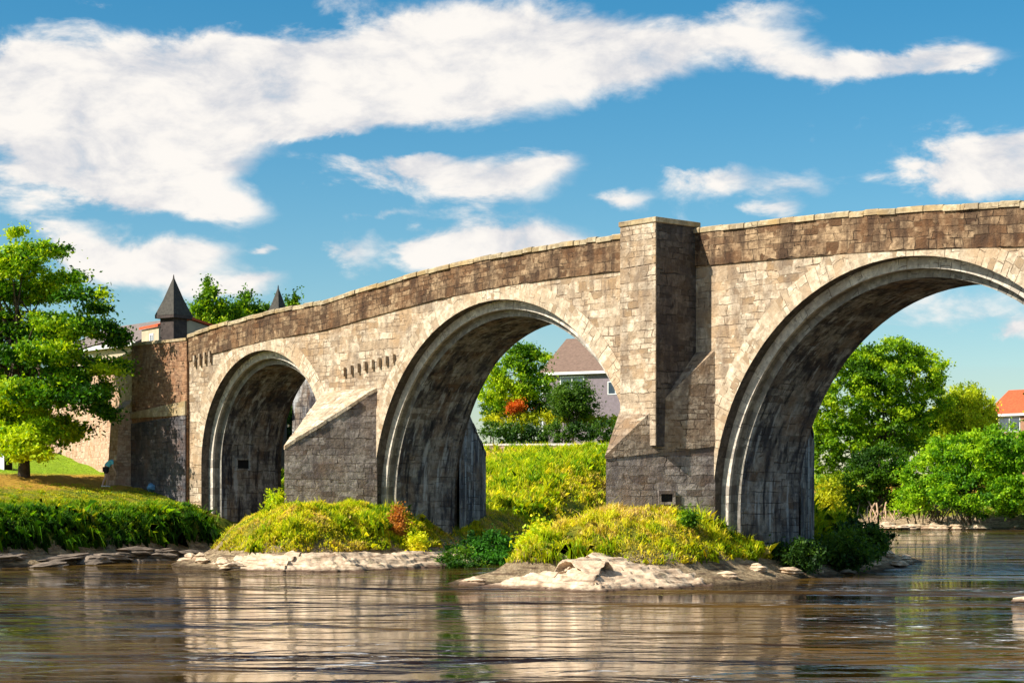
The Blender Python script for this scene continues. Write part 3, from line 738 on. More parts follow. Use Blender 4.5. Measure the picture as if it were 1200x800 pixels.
# trees behind the bridge, left
tree('feathery upright tree behind the parapet beside the larger turret', 243, 126, 331, 24, 420, G_MID, 110, 90, .24, flat=0, seed=1, subs=[(232,372,14,14),(246,352,8,24),(258,366,9,16),(238,358,6,14),(250,385,22,16)], clr=(.45,.6))
tree('rounded bright tree behind the parapet between the two turrets', 288, 128, 342, 34, 420, G_MID, 130, 90, .24, seed=2, subs=[(275,372,18,14),(293,358,14,16),(305,368,16,14),(285,380,26,14)], clr=(.5,.5))
tree('wispy treetop just right of the smaller turret', 340, 132, 343, 12, 420, G_MID, 34, 60, .2, seed=3, subs=[(340,362,9,14),(347,356,5,10)], clr=(.35,.5), r0=.12)
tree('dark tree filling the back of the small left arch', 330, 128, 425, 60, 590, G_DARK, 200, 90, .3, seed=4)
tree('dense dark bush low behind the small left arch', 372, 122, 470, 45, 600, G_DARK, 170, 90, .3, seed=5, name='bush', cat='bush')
# through the middle arch
tree('light green tree left of the brown roofed house', 612, 160, 402, 40, 500, G_MID, 190, 100, .27, seed=6, subs=[(600,440,30,22),(625,425,24,18),(612,415,20,16),(595,462,30,18),(630,455,22,14),(575,450,24,26)], gaps=.2)
tree('rounded conifer in front of the brown roofed house', 671, 156, 441, 28, 492, G_DARK[1:], 150, 110, .2, name='conifer', seed=7, subs=[(671,458,17,15),(671,474,27,16),(660,468,16,16),(684,470,16,16)], r0=.12, up=.3)
def hedge(label, pts, dep0, dep1, wd, cols, name='hedge', n=160, cat='hedge', ls=.22):
    """pts: (px, pytop, pybot)"""
    bl_ = []; 
    for i, (x, yt, yb) in enumerate(pts):
        dp_ = dep0+(dep1-dep0)*i/max(1, len(pts)-1); a_ = at(x, yt, dp_); b_ = at(x, yb, dp_)
        bl_.append((a_.x, a_.y, (a_.z+b_.z)/2, wd, wd, (a_.z-b_.z)/2*1.05))
    e = empty(name, (bl_[0][0], bl_[0][1], H1(bl_[0][0], bl_[0][1])), label, cat)
    crown('foliage', bl_, n, 90, ls, cols, e, (.5,.4), seed=len(pts))
    for b_ in bl_[::2]:
        V, Fc = tube_arrays([([(b_[0], b_[1], min(H1(b_[0], b_[1])-.1, b_[2]-b_[5])), (b_[0], b_[1], b_[2])], [.08, .04])], 5)
        mesh('stem', V, Fc, M['bark'], e)
    return e
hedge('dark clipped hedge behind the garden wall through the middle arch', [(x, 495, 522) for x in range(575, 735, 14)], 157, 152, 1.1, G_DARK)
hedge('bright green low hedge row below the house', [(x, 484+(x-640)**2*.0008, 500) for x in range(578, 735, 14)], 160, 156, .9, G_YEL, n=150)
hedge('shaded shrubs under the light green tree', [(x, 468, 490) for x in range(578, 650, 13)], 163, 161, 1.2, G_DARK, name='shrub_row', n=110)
hedge('small orange flowering shrub under the light green tree', [(601, 468, 484), (609, 469, 484)], 158.5, 158.5, .45, [(.45,.08,.01),(.75,.17,.02),(.85,.25,.03)], name='flowering_shrub', n=26, cat='shrub', ls=.16)
# through the right arch
tree('broad bright tree left of the willow through the right arch', 1030, 188, 398, 90, 590, G_MID, 950, 110, .32, seed=8, subs=[(985,470,40,45),(1030,440,45,34),(1075,440,34,30),(1050,415,34,20),(990,520,44,40),(1040,500,46,40),(1088,470,22,26),(1010,440,34,30),(1100,430,14,14),(965,540,26,46),(955,480,24,36),(1000,430,30,26),(1060,500,34,30)], r0=.4, gaps=.12, limbn=26)
tree('drooping yellow green willow beside the red roofed house', 1128, 194, 442, 40, 520, G_WIL, 330, 120, .28, name='willow_tree', seed=9, subs=[(1128,462,26,18),(1110,478,18,24),(1148,478,20,26),(1128,490,34,24),(1160,492,12,16)], up=.8, dropz=1.8)
tree('wide rounded bush overhanging the water on the right', 1135, 172, 505, 90, 612, [(.035,.13,.005),(.12,.32,.006),(.28,.52,.01),(.46,.66,.015)], 900, 110, .28, name='bush', cat='bush', seed=10, subs=[(1085,560,36,36),(1120,540,40,34),(1160,530,44,34),(1200,545,44,38),(1145,575,60,28),(1195,580,40,26),(1065,585,24,18),(1240,550,40,40)], r0=.2, gaps=.18)
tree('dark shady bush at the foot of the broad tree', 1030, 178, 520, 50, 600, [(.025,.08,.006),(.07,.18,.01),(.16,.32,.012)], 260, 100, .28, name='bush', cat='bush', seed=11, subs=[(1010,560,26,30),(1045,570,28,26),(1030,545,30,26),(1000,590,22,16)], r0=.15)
tree('yellow green reedy shrub beside the right arch pier', 972, 150, 560, 18, 600, G_YEL, 60, 90, .22, name='bush', cat='bush', seed=12, subs=[(965,575,8,20),(978,572,9,18),(972,588,16,12)], r0=.08, up=.4)
tree('dark rounded tree behind the willow trunk', 1090, 200, 480, 30, 540, G_DARK, 140, 100, .3, seed=13, r0=.2)
hedge('pale green hedge in front of the red roofed house', [(x, 506, 535) for x in range(1165, 1290, 16)], 196, 192, 1.2, G_MID, n=130)
# more trees round the bend, right of the picture and far off on the left
for i, (px, dep, top, hw) in enumerate(((1270,180,440,70),(1390,185,420,80),(1520,190,410,80),(-150,140,330,70),(-300,150,300,90))):
    tree(['tall green tree just right of the red roofed house','second tall tree right of the red roofed house','third tall tree right of the red roofed house','tree far left beyond the lawn','outermost tree far left beyond the lawn'][i], px, dep, top, hw, 585 if px > 0 else 520, G_MID, 260, 80, .4, seed=20+i)
# twiggy roots / exposed bank stones under the overhanging bush
V = []; pth = []
for i in range(70):
    x = random.uniform(1005, 1150); a_ = at(x, random.uniform(585, 602), random.uniform(176, 179)); b_ = at(x+random.uniform(-14, 14), random.uniform(606, 621), random.uniform(173, 175))
    m1 = a_.lerp(b_, .5)+Vector((random.uniform(-.4,.4), 0, random.uniform(-.1,.5)))
    pth.append(([a_, m1, b_], [.10, .07, .04]))
V, Fc = tube_arrays(pth, 5); o = mesh('tree_roots', V, Fc, plain('pale_root', (.42,.28,.18), .9, .3)); tag(o, 'tangle of pale exposed roots on the far bank under the bush', 'roots')

# ------------------------------------------------------------------ grass
def blades(name, P, hgt, wid, cols, lean=.35, mixf=None, parent=None, droop=0., mat='grassm'):
    n = len(P); z = height(P[:, :2]); base = np.c_[P, z-.03]
    an = rng.uniform(0, 2*math.pi, n); ln = rng.normal(0, 1, (n, 2))*lean
    ln[:, 0] += .25*lean
    # every tuft has its own height, tint and lean
    tx, ty = np.floor(P[:, 0]/.42), np.floor(P[:, 1]/.42)
    th_ = _hash(tx, ty, 5); tc_ = _hash(tx, ty, 8); ta = _hash(tx, ty, 9)*2*math.pi
    h = hgt*rng.uniform(.5, 1.2, n)*(.45+1.0*th_**1.5); 
    ln += np.c_[np.cos(ta), np.sin(ta)]*lean*.5
    tall = rng.uniform(0, 1, n) < (.012 if wid < .06 else 0); h = np.minimum(np.where(tall, h*1.6, h), 1.05)
    lm = np.hypot(ln[:, 0], ln[:, 1])+1e-6; ln *= np.minimum(1, .75/lm)[:, None]
    side = np.c_[np.cos(an), np.sin(an), np.zeros(n)]*(wid*rng.uniform(.7, 1.3, n)/2)[:, None]
    mid = base+np.c_[ln*h[:, None]*.35, h*.6]
    # blades rooted on a steep edge bend over and hang down the bank
    gx_ = height(P[:, :2]+[.25, 0])-z; gy_ = height(P[:, :2]+[0, .25])-z; gl = np.hypot(gx_, gy_)+1e-6
    hang = np.clip((gl/.25-.55)/.6, 0, 1)*rng.uniform(0, 1, n); outv = -np.c_[gx_, gy_]/gl[:, None]
    tip = base+np.c_[ln*h[:, None]*(1.05-.5*hang)[:, None]+outv*(h*hang*.45)[:, None], h*(1-droop*rng.uniform(0, 1, n)-1.25*hang)]
    mid = mid+np.c_[outv*(h*hang*.3)[:, None], -h*hang*.25]
    V = np.stack([base-side, base+side, mid+side*.8, tip, mid-side*.8], 1).reshape(-1, 3)
    Fc = np.arange(5*n).reshape(n, 5)
    cc = np.array(cols, float)
    t = np.clip((mixf if mixf is not None else fbm(P[:, 0]*.5, P[:, 1]*.5, 60)*2-.5)+rng.normal(0, .15, n)+(tc_-.5)*.45, 0, .999)*(len(cc)-1)
    i = t.astype(int); f = (t-i)[:, None]; cl = cc[i]*(1-f)+cc[np.minimum(i+1, len(cc)-1)]*f; cl *= rng.uniform(.55, 1.3, (n, 1))
    C5 = np.repeat(cl[:, None, :], 5, 1)*np.array([.8, .8, 1, 1.12, 1])[None, :, None]
    return mesh(name, V, Fc, M[mat], parent, col=C5.reshape(-1, 3))
def scatter(n, x0, x1, y0, y1, cond, per=26, sp=.17):
    nt_ = n//per; T = np.c_[rng.uniform(x0, x1, nt_), rng.uniform(y0, y1, nt_)]
    P = np.repeat(T, per, 0)+rng.normal(0, sp, (nt_*per, 2))*np.repeat(rng.uniform(.5, 1.6, nt_), per)[:, None]
    return P[cond(P)]
def notpier(P):
    x, y = P[:, 0], P[:, 1]; ok = np.ones(len(P), bool)
    for a_, b_ in ((-73.3,-69.1),(-52.4,-48.1),(-30.8,-26.8)):
        xc = (a_+b_)/2; hw = (b_-a_)/2
        ins = (np.abs(x-xc) < hw+.05) & (y > D) & (y < D+WID)
        t = (D-y)/3.65; ins |= (t > 0) & (t < 1) & (np.abs(x-xc) < hw*(1-t)+.1)
        t = (y-D-WID)/3.45; ins |= (t > 0) & (t < 1) & (np.abs(x-xc) < hw*(1-t)+.1)
        ok &= ~ins
    ok &= ~((x < -84.2) & (y > D-.3) & (y < D+WID))
    return ok
YG = [(.84,.62,.22),(.92,.78,.05),(.76,.78,.010),(.40,.60,.008),(.08,.24,.005)]
# island 2 (under the refuge pier)
P = scatter(260000, -58, -43, 40, 73, lambda P: notpier(P))
z = height(P); d2 = sdist(P, ISL2); mc = at(712, 600, 63.6); P = P[(z > .72) & (d2 > .4)]
pn = fbm(P[:, 0]*.45, P[:, 1]*.45, 61)
hh = np.interp(pn, [.3,.5,.7], [.2,.38,.7]); hh *= 1+1.0*np.exp(-((P[:, 0]+53)**2+(P[:, 1]-46)**2)/6)
# dry pale strip close to the pier nose
mx = np.clip(.1+1.0*pn-.25*np.exp(-((P[:, 0]+50)**2+(P[:, 1]-46.8)**2)/6), 0, 1)
tag(blades('island_grass', P, hh, .028, YG, mixf=np.clip(mx*.95-.18*(height(P) > 2.3), 0, 1), droop=.3), 'tall yellow green grass covering the island under the refuge pier', 'grass', kind='stuff')
P = scatter(300000, -78, -62, 41, 70, lambda P: notpier(P)); z = height(P); d1 = sdist(P, ISL1); P = P[(z > .72) & (d1 > .4)]
pn = fbm(P[:, 0]*.45, P[:, 1]*.45, 62); hh = np.interp(pn, [.3,.5,.7], [.16,.3,.5])*np.where(P[:, 0] < -67.5, np.clip(.35+.12*np.hypot(P[:, 0]+71, P[:, 1]-48), 0, 1), 1)
mx = np.clip(pn*1.1-.12+.5*sstep(-69, -65, P[:, 0])*sstep(48, 54, P[:, 1]), 0, 1)
tag(blades('island_grass', P, hh, .03, YG, mixf=mx*.95, droop=.3), 'shorter yellow and green grass on the island under the left pier', 'grass', kind='stuff')
# left bank: dark hanging vegetation and edge grass
P = scatter(420000, -96, -68, 20, 51.6, notpier); P = P[height(P) > .75]; dl = -sdist(P, RIVER)
P = P[(dl < 12) & (dl > 0) & (sdist(P, ISL1) < -.3)]; dl = -sdist(P, RIVER)
keep = rng.uniform(0, 1, len(P)) < np.interp(dl, [0,5,8,12], [1,1,.5,.12]); P = P[keep]; dl = dl[keep]
pn = fbm(P[:, 0]*.4, P[:, 1]*.4, 63)
hh = np.interp(dl, [0,2.5,4,6,12], [.8,.7,.38,.13,.08])*np.interp(pn, [.3,.7], [.6,1.3])
GB = [(.60,.56,.02),(.30,.48,.01),(.10,.30,.008),(.035,.13,.006),(.012,.05,.005)]
tag(blades('bank_vegetation', P, hh, .036, GB, mixf=np.clip(1.05-pn*.5-.11*dl, .05, .95), lean=.5, droop=.5), 'rough dark green grass and weeds hanging over the left riverbank', 'grass', kind='stuff')
# slope beyond the bridge seen through the middle arch and bank round the bend
P = scatter(260000, -118, -80, 60, 112, notpier); z = height(P); dl = -sdist(P, RIVER); P = P[(z > .9) & (dl < 24)]
pn = fbm(P[:, 0]*.3, P[:, 1]*.3, 64)
tag(blades('far_bank_grass', P, np.interp(pn, [.3,.7], [.35,.9]), .07, YG, mixf=np.clip(pn*1.2-.1, 0, 1), droop=.3), 'tall yellow grass on the bank beyond the middle arch', 'grass', kind='stuff')
P = scatter(60000, -128, -60, 138, 175, notpier); z = height(P); dl = -sdist(P, RIVER); P = P[(z > .7) & (dl < 12)]
pn = fbm(P[:, 0]*.3, P[:, 1]*.3, 65)
tag(blades('distant_bank_grass', P, .6, .09, GB, mixf=np.clip(pn*.8, 0, 1), droop=.3), 'green growth along the waterside beyond the right arch', 'grass', kind='stuff')
P = scatter(9000, -33, -24, 44, 51, lambda P: sdist(P, ISL4) > .25)
tag(blades('grass_tuft', P, .55, .05, YG, mixf=np.full(len(P), .45), droop=.3), 'yellow green tuft on the tiny islet at the right edge', 'grass', kind='stuff')
# low shrubs on the islands
def shrub(label, X, Y, r, h, cols, n=40, ls=.14, cat='shrub'):
    g = H1(X, Y); e = empty('shrub', (X, Y, g), label, cat)
    o, CC = crown('foliage', [(X, Y, g+h*.5, r, r, h*.55), (X+r*.4, Y-r*.2, g+h*.35, r*.7, r*.7, h*.4), (X-r*.4, Y+.1, g+h*.4, r*.6, r*.6, h*.45)], n, 80, ls, cols, e, (.3,.28), seed=int(abs(X*10)))
    for i in range(0, len(CC), max(1, len(CC)//4)):
        V, Fc = tube_arrays([([(X, Y, g-.1), (X+random.uniform(-.2,.2), Y, g+h*.4), tuple(CC[i])], [.04,.03,.01])], 5)
        mesh('stem', V, Fc, M['bark'], e)
def gxy(px, dep): v = at(px, 600, dep); return v.x, v.y
shrub('dark green rounded bush at the right end of the refuge pier island', *gxy(985, 75.5), 1.35, 1.3, G_DARK, 190, .16, 'bush')
shrub('dark bush behind the rounded bush at the island end', *gxy(1008, 80), 1.3, 1.5, G_DARK, 150, .16, 'bush')
shrub('deep green bush in the mouth of the middle arch', *gxy(572, 85.5), 1.7, 1.6, [(.02,.08,.008),(.04,.16,.012),(.08,.28,.02)], 150, .15, 'bush')
shrub('low green bush beside the left pier jamb', *gxy(535, 82), 1.3, 1.3, [(.03,.10,.008),(.08,.2,.012),(.2,.34,.02)], 90, .14, 'bush')
shrub('yellow green sprig at the foot of the middle arch left jamb', *gxy(486, 83.5), .55, 1.0, YG[1:4], 36, .12)
shrub('rust orange weed clump at the corner of the left pier', *gxy(466, 84), .32, 1.3, [(.55,.20,.04),(.65,.33,.05)], 26, .12)
shrub('tall yellow reedy clump left of the refuge pier', *gxy(645, 73), 1.5, 2.0, YG[1:], 150, .16)
shrub('second yellow reedy clump nearer the water left of the refuge pier', *gxy(628, 70.5), .9, 1.3, YG[1:4], 70, .15)
shrub('dark trailing bush on the steep bank in front of the right arch jamb', *gxy(935, 71.5), 1.0, 1.1, G_DARK, 90, .14, 'bush')
shrub('small green shrub at the base of the refuge pier', *gxy(805, 68.2), .35, .6, G_MID, 22, .11)
shrub('yellow sprig in front of the small left arch', *gxy(322, 84.5), .4, .8, YG[1:4], 24, .12)

# ------------------------------------------------------------------ rocks
def rock_mat():
    m, nt, b, out = newmat('river_rock'); n = N(nt)
    pos = n('NewGeometry').outputs['Position']
    nf = n.noise(pos, 2.6, 8, .7); st = n.noise(n('Mapping', {0: pos, 1: (0,0,0), 2: (.12,.1,0), 3: (.35,.35,6.)}).outputs[0], 1.5, 5, .6, .3)
    c = n.mix(n.ramp(nf.outputs[0], .3, .68), (.44,.30,.185), (.78,.61,.42))
    c = n.mix(n.ramp(st.outputs[0], .54, .62, 0, .7), c, (.20,.11,.06))
    ms = n.noise(pos, 1.1, 6, .65)
    c = n.mix(n.ramp(ms.outputs[0], .56, .66, 0, .6), c, (.14,.12,.05))
    z = n('SeparateXYZ', {0: pos}).outputs[2]
    c = n.mix(n.ramp(n.math('ADD', z, n.math('MULTIPLY', nf.outputs[0], .15)), .10, .22), (.10,.055,.03), c)
    nt.links.new(c, b.inputs['Base Color']); b.inputs['Roughness'].default_value = .85
    h = n.math('ADD', n.math('MULTIPLY', nf.outputs[0], .7), st.outputs[0])
    bp = n('Bump', {'Height': h, 'Strength': .9, 'Distance': .10}); nt.links.new(bp.outputs[0], b.inputs['Normal'])
    return m
M['rock'] = rock_mat()
M['rockdark'] = plain('dark_bank_rock', (.20,.155,.115), .9, .5, 2., bump=.08)
def rockmesh(seed):
    bm = bmesh.new(); bmesh.ops.create_icosphere(bm, subdivisions=4, radius=1)
    r = np.random.default_rng(seed); V = np.array([v.co[:] for v in bm.verts])
    for _ in range(11):   # planar cuts give angular slabs
        d = r.normal(size=3); d[2] *= .6; d /= np.linalg.norm(d); o = r.uniform(.62, .9)
        s = V@d-o; V = V-np.where(s > 0, s*1., 0)[:, None]*d
    s = fbm(V[:, 0]*2+seed, V[:, 1]*2+V[:, 2]*1.7, seed)-.5
    V = V*(1+s*.28)[:, None]
    zq = np.round(V[:, 2]*3.5)/3.5; V[:, 2] = V[:, 2]*.75+zq*.25     # ledges
    V[:, :2] *= (1+.12*np.sin(zq*9+seed))[:, None]
    for v, c in zip(bm.verts, V): v.co = c
    me = bpy.data.meshes.new('rock'); bm.to_mesh(me); bm.free()
    for p_ in me.polygons: p_.use_smooth = False
    return me
rm = [rockmesh(i+3) for i in range(7)]
rmd = []
for me in rm: me.materials.append(M['rock']); m2 = me.copy(); m2.materials.clear(); m2.materials.append(M['rockdark']); rmd.append(m2)
def rock(X, Y, sx, sy, sz, rz_, label, group, dark=False, zoff=0.):
    o = bpy.data.objects.new('rock', random.choice(rmd if dark else rm)); g = max(-.1, H1(X, Y))
    o.location = (X, Y, g+zoff); o.scale = (sx, sy, sz); o.rotation_euler = (random.uniform(-.08,.08), random.uniform(-.08,.08), rz_)
    link(o); tag(o, label, 'rock', group)
def shore(poly, i0, i1, n, off=.0):
    """n points along polyline edges i0..i1"""
    pts = [Vector(poly[i % len(poly)]) for i in range(i0, i1+1)]; seg = [(pts[i+1]-pts[i]).length for i in range(len(pts)-1)]; T = sum(seg); out = []
    for k in range(n):
        s = T*(k+.5)/n
        for i, l in enumerate(seg):
            if s <= l: 
                d_ = (pts[i+1]-pts[i]).normalized(); p_ = pts[i]+d_*s; out.append((p_, d_)); break
            s -= l
    return out
c1 = Vector(ISL1.mean(0)); c2 = Vector(ISL2.mean(0))
for p_, d_ in shore(ISL1, 0, 9, 20):
    nrm = Vector((-d_.y, d_.x)); 
    if nrm.dot(c1-p_) < 0: nrm = -nrm
    o_ = random.uniform(-.1, 1.0); q_ = p_+nrm*o_
    rock(q_.x, q_.y, random.uniform(.3,.8), random.uniform(.25,.5), random.uniform(.16,.3), math.atan2(d_.y, d_.x)+random.uniform(-.3,.3), 'pale sandstone slab at the waterline of the left pier island', 'slabs round the left pier island', zoff=.0)
for p_, d_ in shore(ISL2, 0, 9, 16):
    nrm = Vector((-d_.y, d_.x)); 
    if nrm.dot(c2-p_) < 0: nrm = -nrm
    o_ = random.uniform(-.1, 1.1); q_ = p_+nrm*o_
    rock(q_.x, q_.y, random.uniform(.3,.9), random.uniform(.25,.5), random.uniform(.15,.3), math.atan2(d_.y, d_.x)+random.uniform(-.3,.3), 'pale sandstone slab at the waterline of the refuge pier island', 'slabs round the refuge pier island')
def rock1(px, py, dep, sx, sy, sz, label, r=0.):
    v = at(px, py, dep); o = bpy.data.objects.new('boulder', random.choice(rm)); o.location = v; o.scale = (sx, sy, sz); o.rotation_euler = (.05, -.06, TH+r); link(o); tag(o, label, 'boulder')
def shelf(label, pts, widths, tops, mat, seed, nm='rock_shelf', ns=420, nt_=64):
    """layered rock shelf: pts = waterline (x,y) from one end to the other, widths inland, tops height"""
    P = np.array([tuple(p)[:2] for p in pts], float); L = np.r_[0, np.cumsum(np.hypot(*np.diff(P, axis=0).T))]; S = np.linspace(0, L[-1], ns)
    cx, cy = np.interp(S, L, P[:, 0]), np.interp(S, L, P[:, 1])
    for _ in range(30): cx[1:-1] = (cx[:-2]+cx[1:-1]*2+cx[2:])/4; cy[1:-1] = (cy[:-2]+cy[1:-1]*2+cy[2:])/4
    tx, ty = np.gradient(cx), np.gradient(cy); l = np.hypot(tx, ty); nx_, ny_ = -ty/l, tx/l      # inland = left of the path
    W = np.interp(S, np.linspace(0, L[-1], len(widths)), widths); H = np.interp(S, np.linspace(0, L[-1], len(tops)), tops)
    out = (fbm(S*.55, S*0+seed, seed)-.5)*1.1+(fbm(S*2.2, S*0, seed+3)-.5)*.35
    T = np.linspace(-.12, 1, nt_); SS, TT = np.meshgrid(S, T, indexing='ij')
    w = W[:, None]
    z0 = H[:, None]*np.clip(TT, -.12, 1)**1 if False else H[:, None]*np.sign(TT)*np.abs(TT)**.8
    # strata dipping along the shelf, eroded back unevenly
    lay = .20; dip = SS*.035+TT*w*.05+(fbm(SS*.5, TT*w*.5, seed+5)-.5)*.35
    zz = (z0+dip)/lay; fr = zz-np.floor(zz); st = np.floor(zz)+np.clip((fr-.62)/.38, 0, 1)**1.5
    z = np.where(z0 > -.05, st*lay-dip, z0)
    z = z*.8+z0*.2
    z += (fbm(SS*1.3, TT*w*1.3, seed+9)-.5)*.22+(fbm(SS*5, TT*w*5, seed+11)-.5)*.07
    ck = np.abs(fbm(SS*.9+3, TT*w*.9, seed+15)-.5)     # cracks
    z -= np.clip(.02-ck, 0, 1)*5.
    z *= np.minimum(1, np.minimum(SS, L[-1]-SS)/1.2)**.6
    z -= sstep(.72, 1., TT)*np.maximum(z, 0)*.75
    off = out[:, None]*(1-TT*.6)+TT*w
    V = np.stack([cx[:, None]+nx_[:, None]*off, cy[:, None]+ny_[:, None]*off, z], -1).reshape(-1, 3)
    ii = np.arange(ns*nt_).reshape(ns, nt_); q_ = np.stack([ii[:-1, :-1], ii[1:, :-1], ii[1:, 1:], ii[:-1, 1:]], -1).reshape(-1, 4)
    o = mesh(nm, V, q_, mat, smooth=False); tag(o, label, 'rock shelf'); return o
wl = lambda px, py: at(px, py, EYE*F/(py-HZ))
shelf('broad pale tan rock shelf sloping into the water below the refuge pier', [wl(566,686), wl(620,691), wl(700,693), wl(780,690), wl(860,684), wl(940,675), wl(1005,667), wl(1035,661)],
      [1.2,3.2,4.8,4.6,2.8,2.4,2.2,1.6], [.5,1.15,1.45,1.4,1.25,1.1,.95,.5], M['rock'], 5)
shelf('pale layered rock ledge along the waterline of the left pier island', [wl(212,662), wl(250,668), wl(330,670), wl(420,669), wl(500,665), wl(560,661), wl(612,656)],
      [1.6,2.8,2.6,2.4,2.2,2.0,1.6], [.55,1.05,1.0,.9,.9,.75,.5], M['rock'], 9)
shelf('low grey brown rock ledge along the left riverbank under the dark weeds', [wl(-160,676), wl(-60,668), wl(40,662), wl(120,659), wl(200,657), wl(262,652)],[2.,2.2,1.8,1.8,1.6,1.2], [.5,.65,.5,.6,.5,.3], M['rockdark'], 13)
for p_, d_ in shore(RIVER[2:8], 0, 4, 30):
    q_ = p_+Vector((-1, 0))*random.uniform(-.2, 1.1)
    rock(q_.x, q_.y, random.uniform(.7,1.9), random.uniform(.4,.9), random.uniform(.18,.36), math.atan2(d_.y, d_.x)+random.uniform(-.3,.3), 'grey brown slab along the left riverbank', 'slabs along the left riverbank', dark=True)
for i in range(5):
    p_ = Vector(ISL4[[0,1,2,3,4][i]]); rock(p_.x, p_.y, random.uniform(.6,1.1), random.uniform(.3,.6), .22, random.uniform(0,3), 'low warm rock edging the tiny islet at the right', 'rocks edging the right islet')
for i in range(22):
    v = at(random.uniform(1000, 1200), 612, 171+random.uniform(-1, 2)); 
    o = bpy.data.objects.new('rock', random.choice(rm)); o.location = (v.x, v.y, .1); o.scale = (random.uniform(.6,1.5), random.uniform(.5,.9), random.uniform(.3,.6)); o.rotation_euler = (0,0,random.uniform(0,3)); link(o); tag(o, 'pinkish stone at the foot of the far bank beyond the right arch', 'rock', 'stones along the far bank')

# ------------------------------------------------------------------ small things on the left bank
v = at(2, 548, 106); g = H1(v.x, v.y)
mb = MB(); mb.obox((v.x-.5, v.y-.2, g-.05), (.9,.15,0), (-.15,.6,0), (0,0,.95))
e = mb.build('utility_box', M['white'], None, bevel=.03); tag(e, 'small white box on the lawn at the left edge', 'box')
mb = MB(); mb.obox((v.x+.405, v.y-.05, g), (.02,.0,0), (-.13,.55,0), (0,0,.8)); o = mb.build('dark_side', M['black'], None); o.parent = e  # thin dark panel over the right side of the box
v = at(14, 524, 122); g = H1(v.x, v.y); R_ = .55
mb = MB(); L = Vector((1,-.15,0)).normalized(); Nn = Vector((.15,1,0)).normalized()*.5; O = Vector((v.x, v.y, g-.3))
def lp(s, z): return O+L*s+Vector((0,0,z))
ar = [(-R_, 0)]+[(-R_*math.cos(t), .8+R_*math.sin(t)) for t in np.linspace(0, math.pi, 13)]+[(R_, 0)]
ot = [(-2.2, 0)]+[(max(-2.2, min(1.6, -R_*math.cos(t)*4)), 2.1) for t in np.linspace(0, math.pi, 13)]+[(1.6, 0)]
for i in range(len(ar)-1):
    a0, a1, b0, b1 = ar[i], ar[i+1], ot[i], ot[i+1]
    mb.face([lp(*b0), lp(*a0), lp(*a1), lp(*b1)]); mb.face([lp(*b0)+Nn, lp(*a0)+Nn, lp(*a1)+Nn, lp(*b1)+Nn]); mb.face([lp(*a0), lp(*a0)+Nn, lp(*a1)+Nn, lp(*a1)]); mb.face([lp(*b0), lp(*b0)+Nn, lp(*b1)+Nn, lp(*b1)])
tag(mb.build('stone_archway', M['pink'], None), 'small stone archway at the top of the lawn on the far left', 'archway')
v = at(178, 577, 101); g = H1(v.x, v.y)
bm = bmesh.new(); bmesh.ops.create_icosphere(bm, subdivisions=3, radius=.26)
for q_ in bm.verts: q_.co.z *= .8; q_.co.x *= 1.2; q_.co += q_.co.normalized()*(.12*math.sin(q_.co.x*13)*math.cos(q_.co.z*11))
me = bpy.data.meshes.new('bag'); bm.to_mesh(me); bm.free(); me.materials.append(plain('blue_cloth', (.13,.30,.48), .7, .2)); 
for p_ in me.polygons: p_.use_smooth = True
o = bpy.data.objects.new('bag', me); o.location = (v.x, v.y, g+.22); link(o); tag(o, 'small dusty blue bundle lying at the foot of the wing wall', 'bundle')

# ------------------------------------------------------------------ person
def skin_obj(name, J, E, mat, parent, root=0, sub=2):
    me = bpy.data.meshes.new(name); me.from_pydata([j[0] for j in J], E, []); me.update(); me.materials.append(mat)
    o = bpy.data.objects.new(name, me); link(o, parent); s = o.modifiers.new('skin', 'SKIN'); s.use_smooth_shade = True
    for i, v_ in enumerate(me.skin_vertices[0].data):
        r = J[i][1]; v_.radius = r if isinstance(r, tuple) else (r, r); v_.use_root = (i == root)
    o.modifiers.new('sub', 'SUBSURF').levels = sub; o.modifiers['sub'].render_levels = sub
    return o
v = at(124, 569, 101.5); g = H1(v.x, v.y)
pe = empty('person', (v.x, v.y, g), 'person in a light blue top and dark shorts bending forward on the dry grass', 'person')
pe.scale = (1.15, 1.15, 1.15); pe.rotation_euler = (0, 0, math.radians(60))
sk = plain('skin', (.62,.40,.29), .6, .05); sh = plain('blue_top', (.18,.66,.80), .8, .08); so = plain('dark_shorts', (.02,.022,.03), .8, .1); hr = plain('fair_hair', (.55,.44,.28), .7, .2)
# local axes: +x faces, z up.  pelvis at .90, torso bent forward
J = [((0,0,.90), .13), ((.05,0,1.0), .125), ((.17,0,1.12), .13), ((.29,0,1.22), .12), ((.36,0,1.27), .06), ((.42,0,1.31), .085), ((.47,0,1.33), .10), ((.53,0,1.34), .08)]
E_ = [(0,1),(1,2),(2,3),(3,4),(4,5),(5,6),(6,7)]
def add(pt, r, par): J.append((pt, r)); E_.append((par, len(J)-1)); return len(J)-1
for s in (-1, 1):
    h_ = add((.0,.09*s,.86), .10, 0); k = add((.10 if s > 0 else .0,.11*s,.47), .062, h_); c_ = add((.06 if s > 0 else -.10,.11*s,.28), .052, k); an_ = add((.02 if s > 0 else -.16,.11*s,.08), .035, c_)
    t_ = add((.16 if s > 0 else -.04,.12*s,.035), .032, an_)
    q_ = add((.29,.16*s,1.20), .06, 3); el = add((.33,.22*s,.94), .042, q_); wr = add((.44,.18*s,.74), .028, el); add((.47,.17*s,.67), .030, wr)
bo = skin_obj('body', J, E_, sk, pe)
paths = []
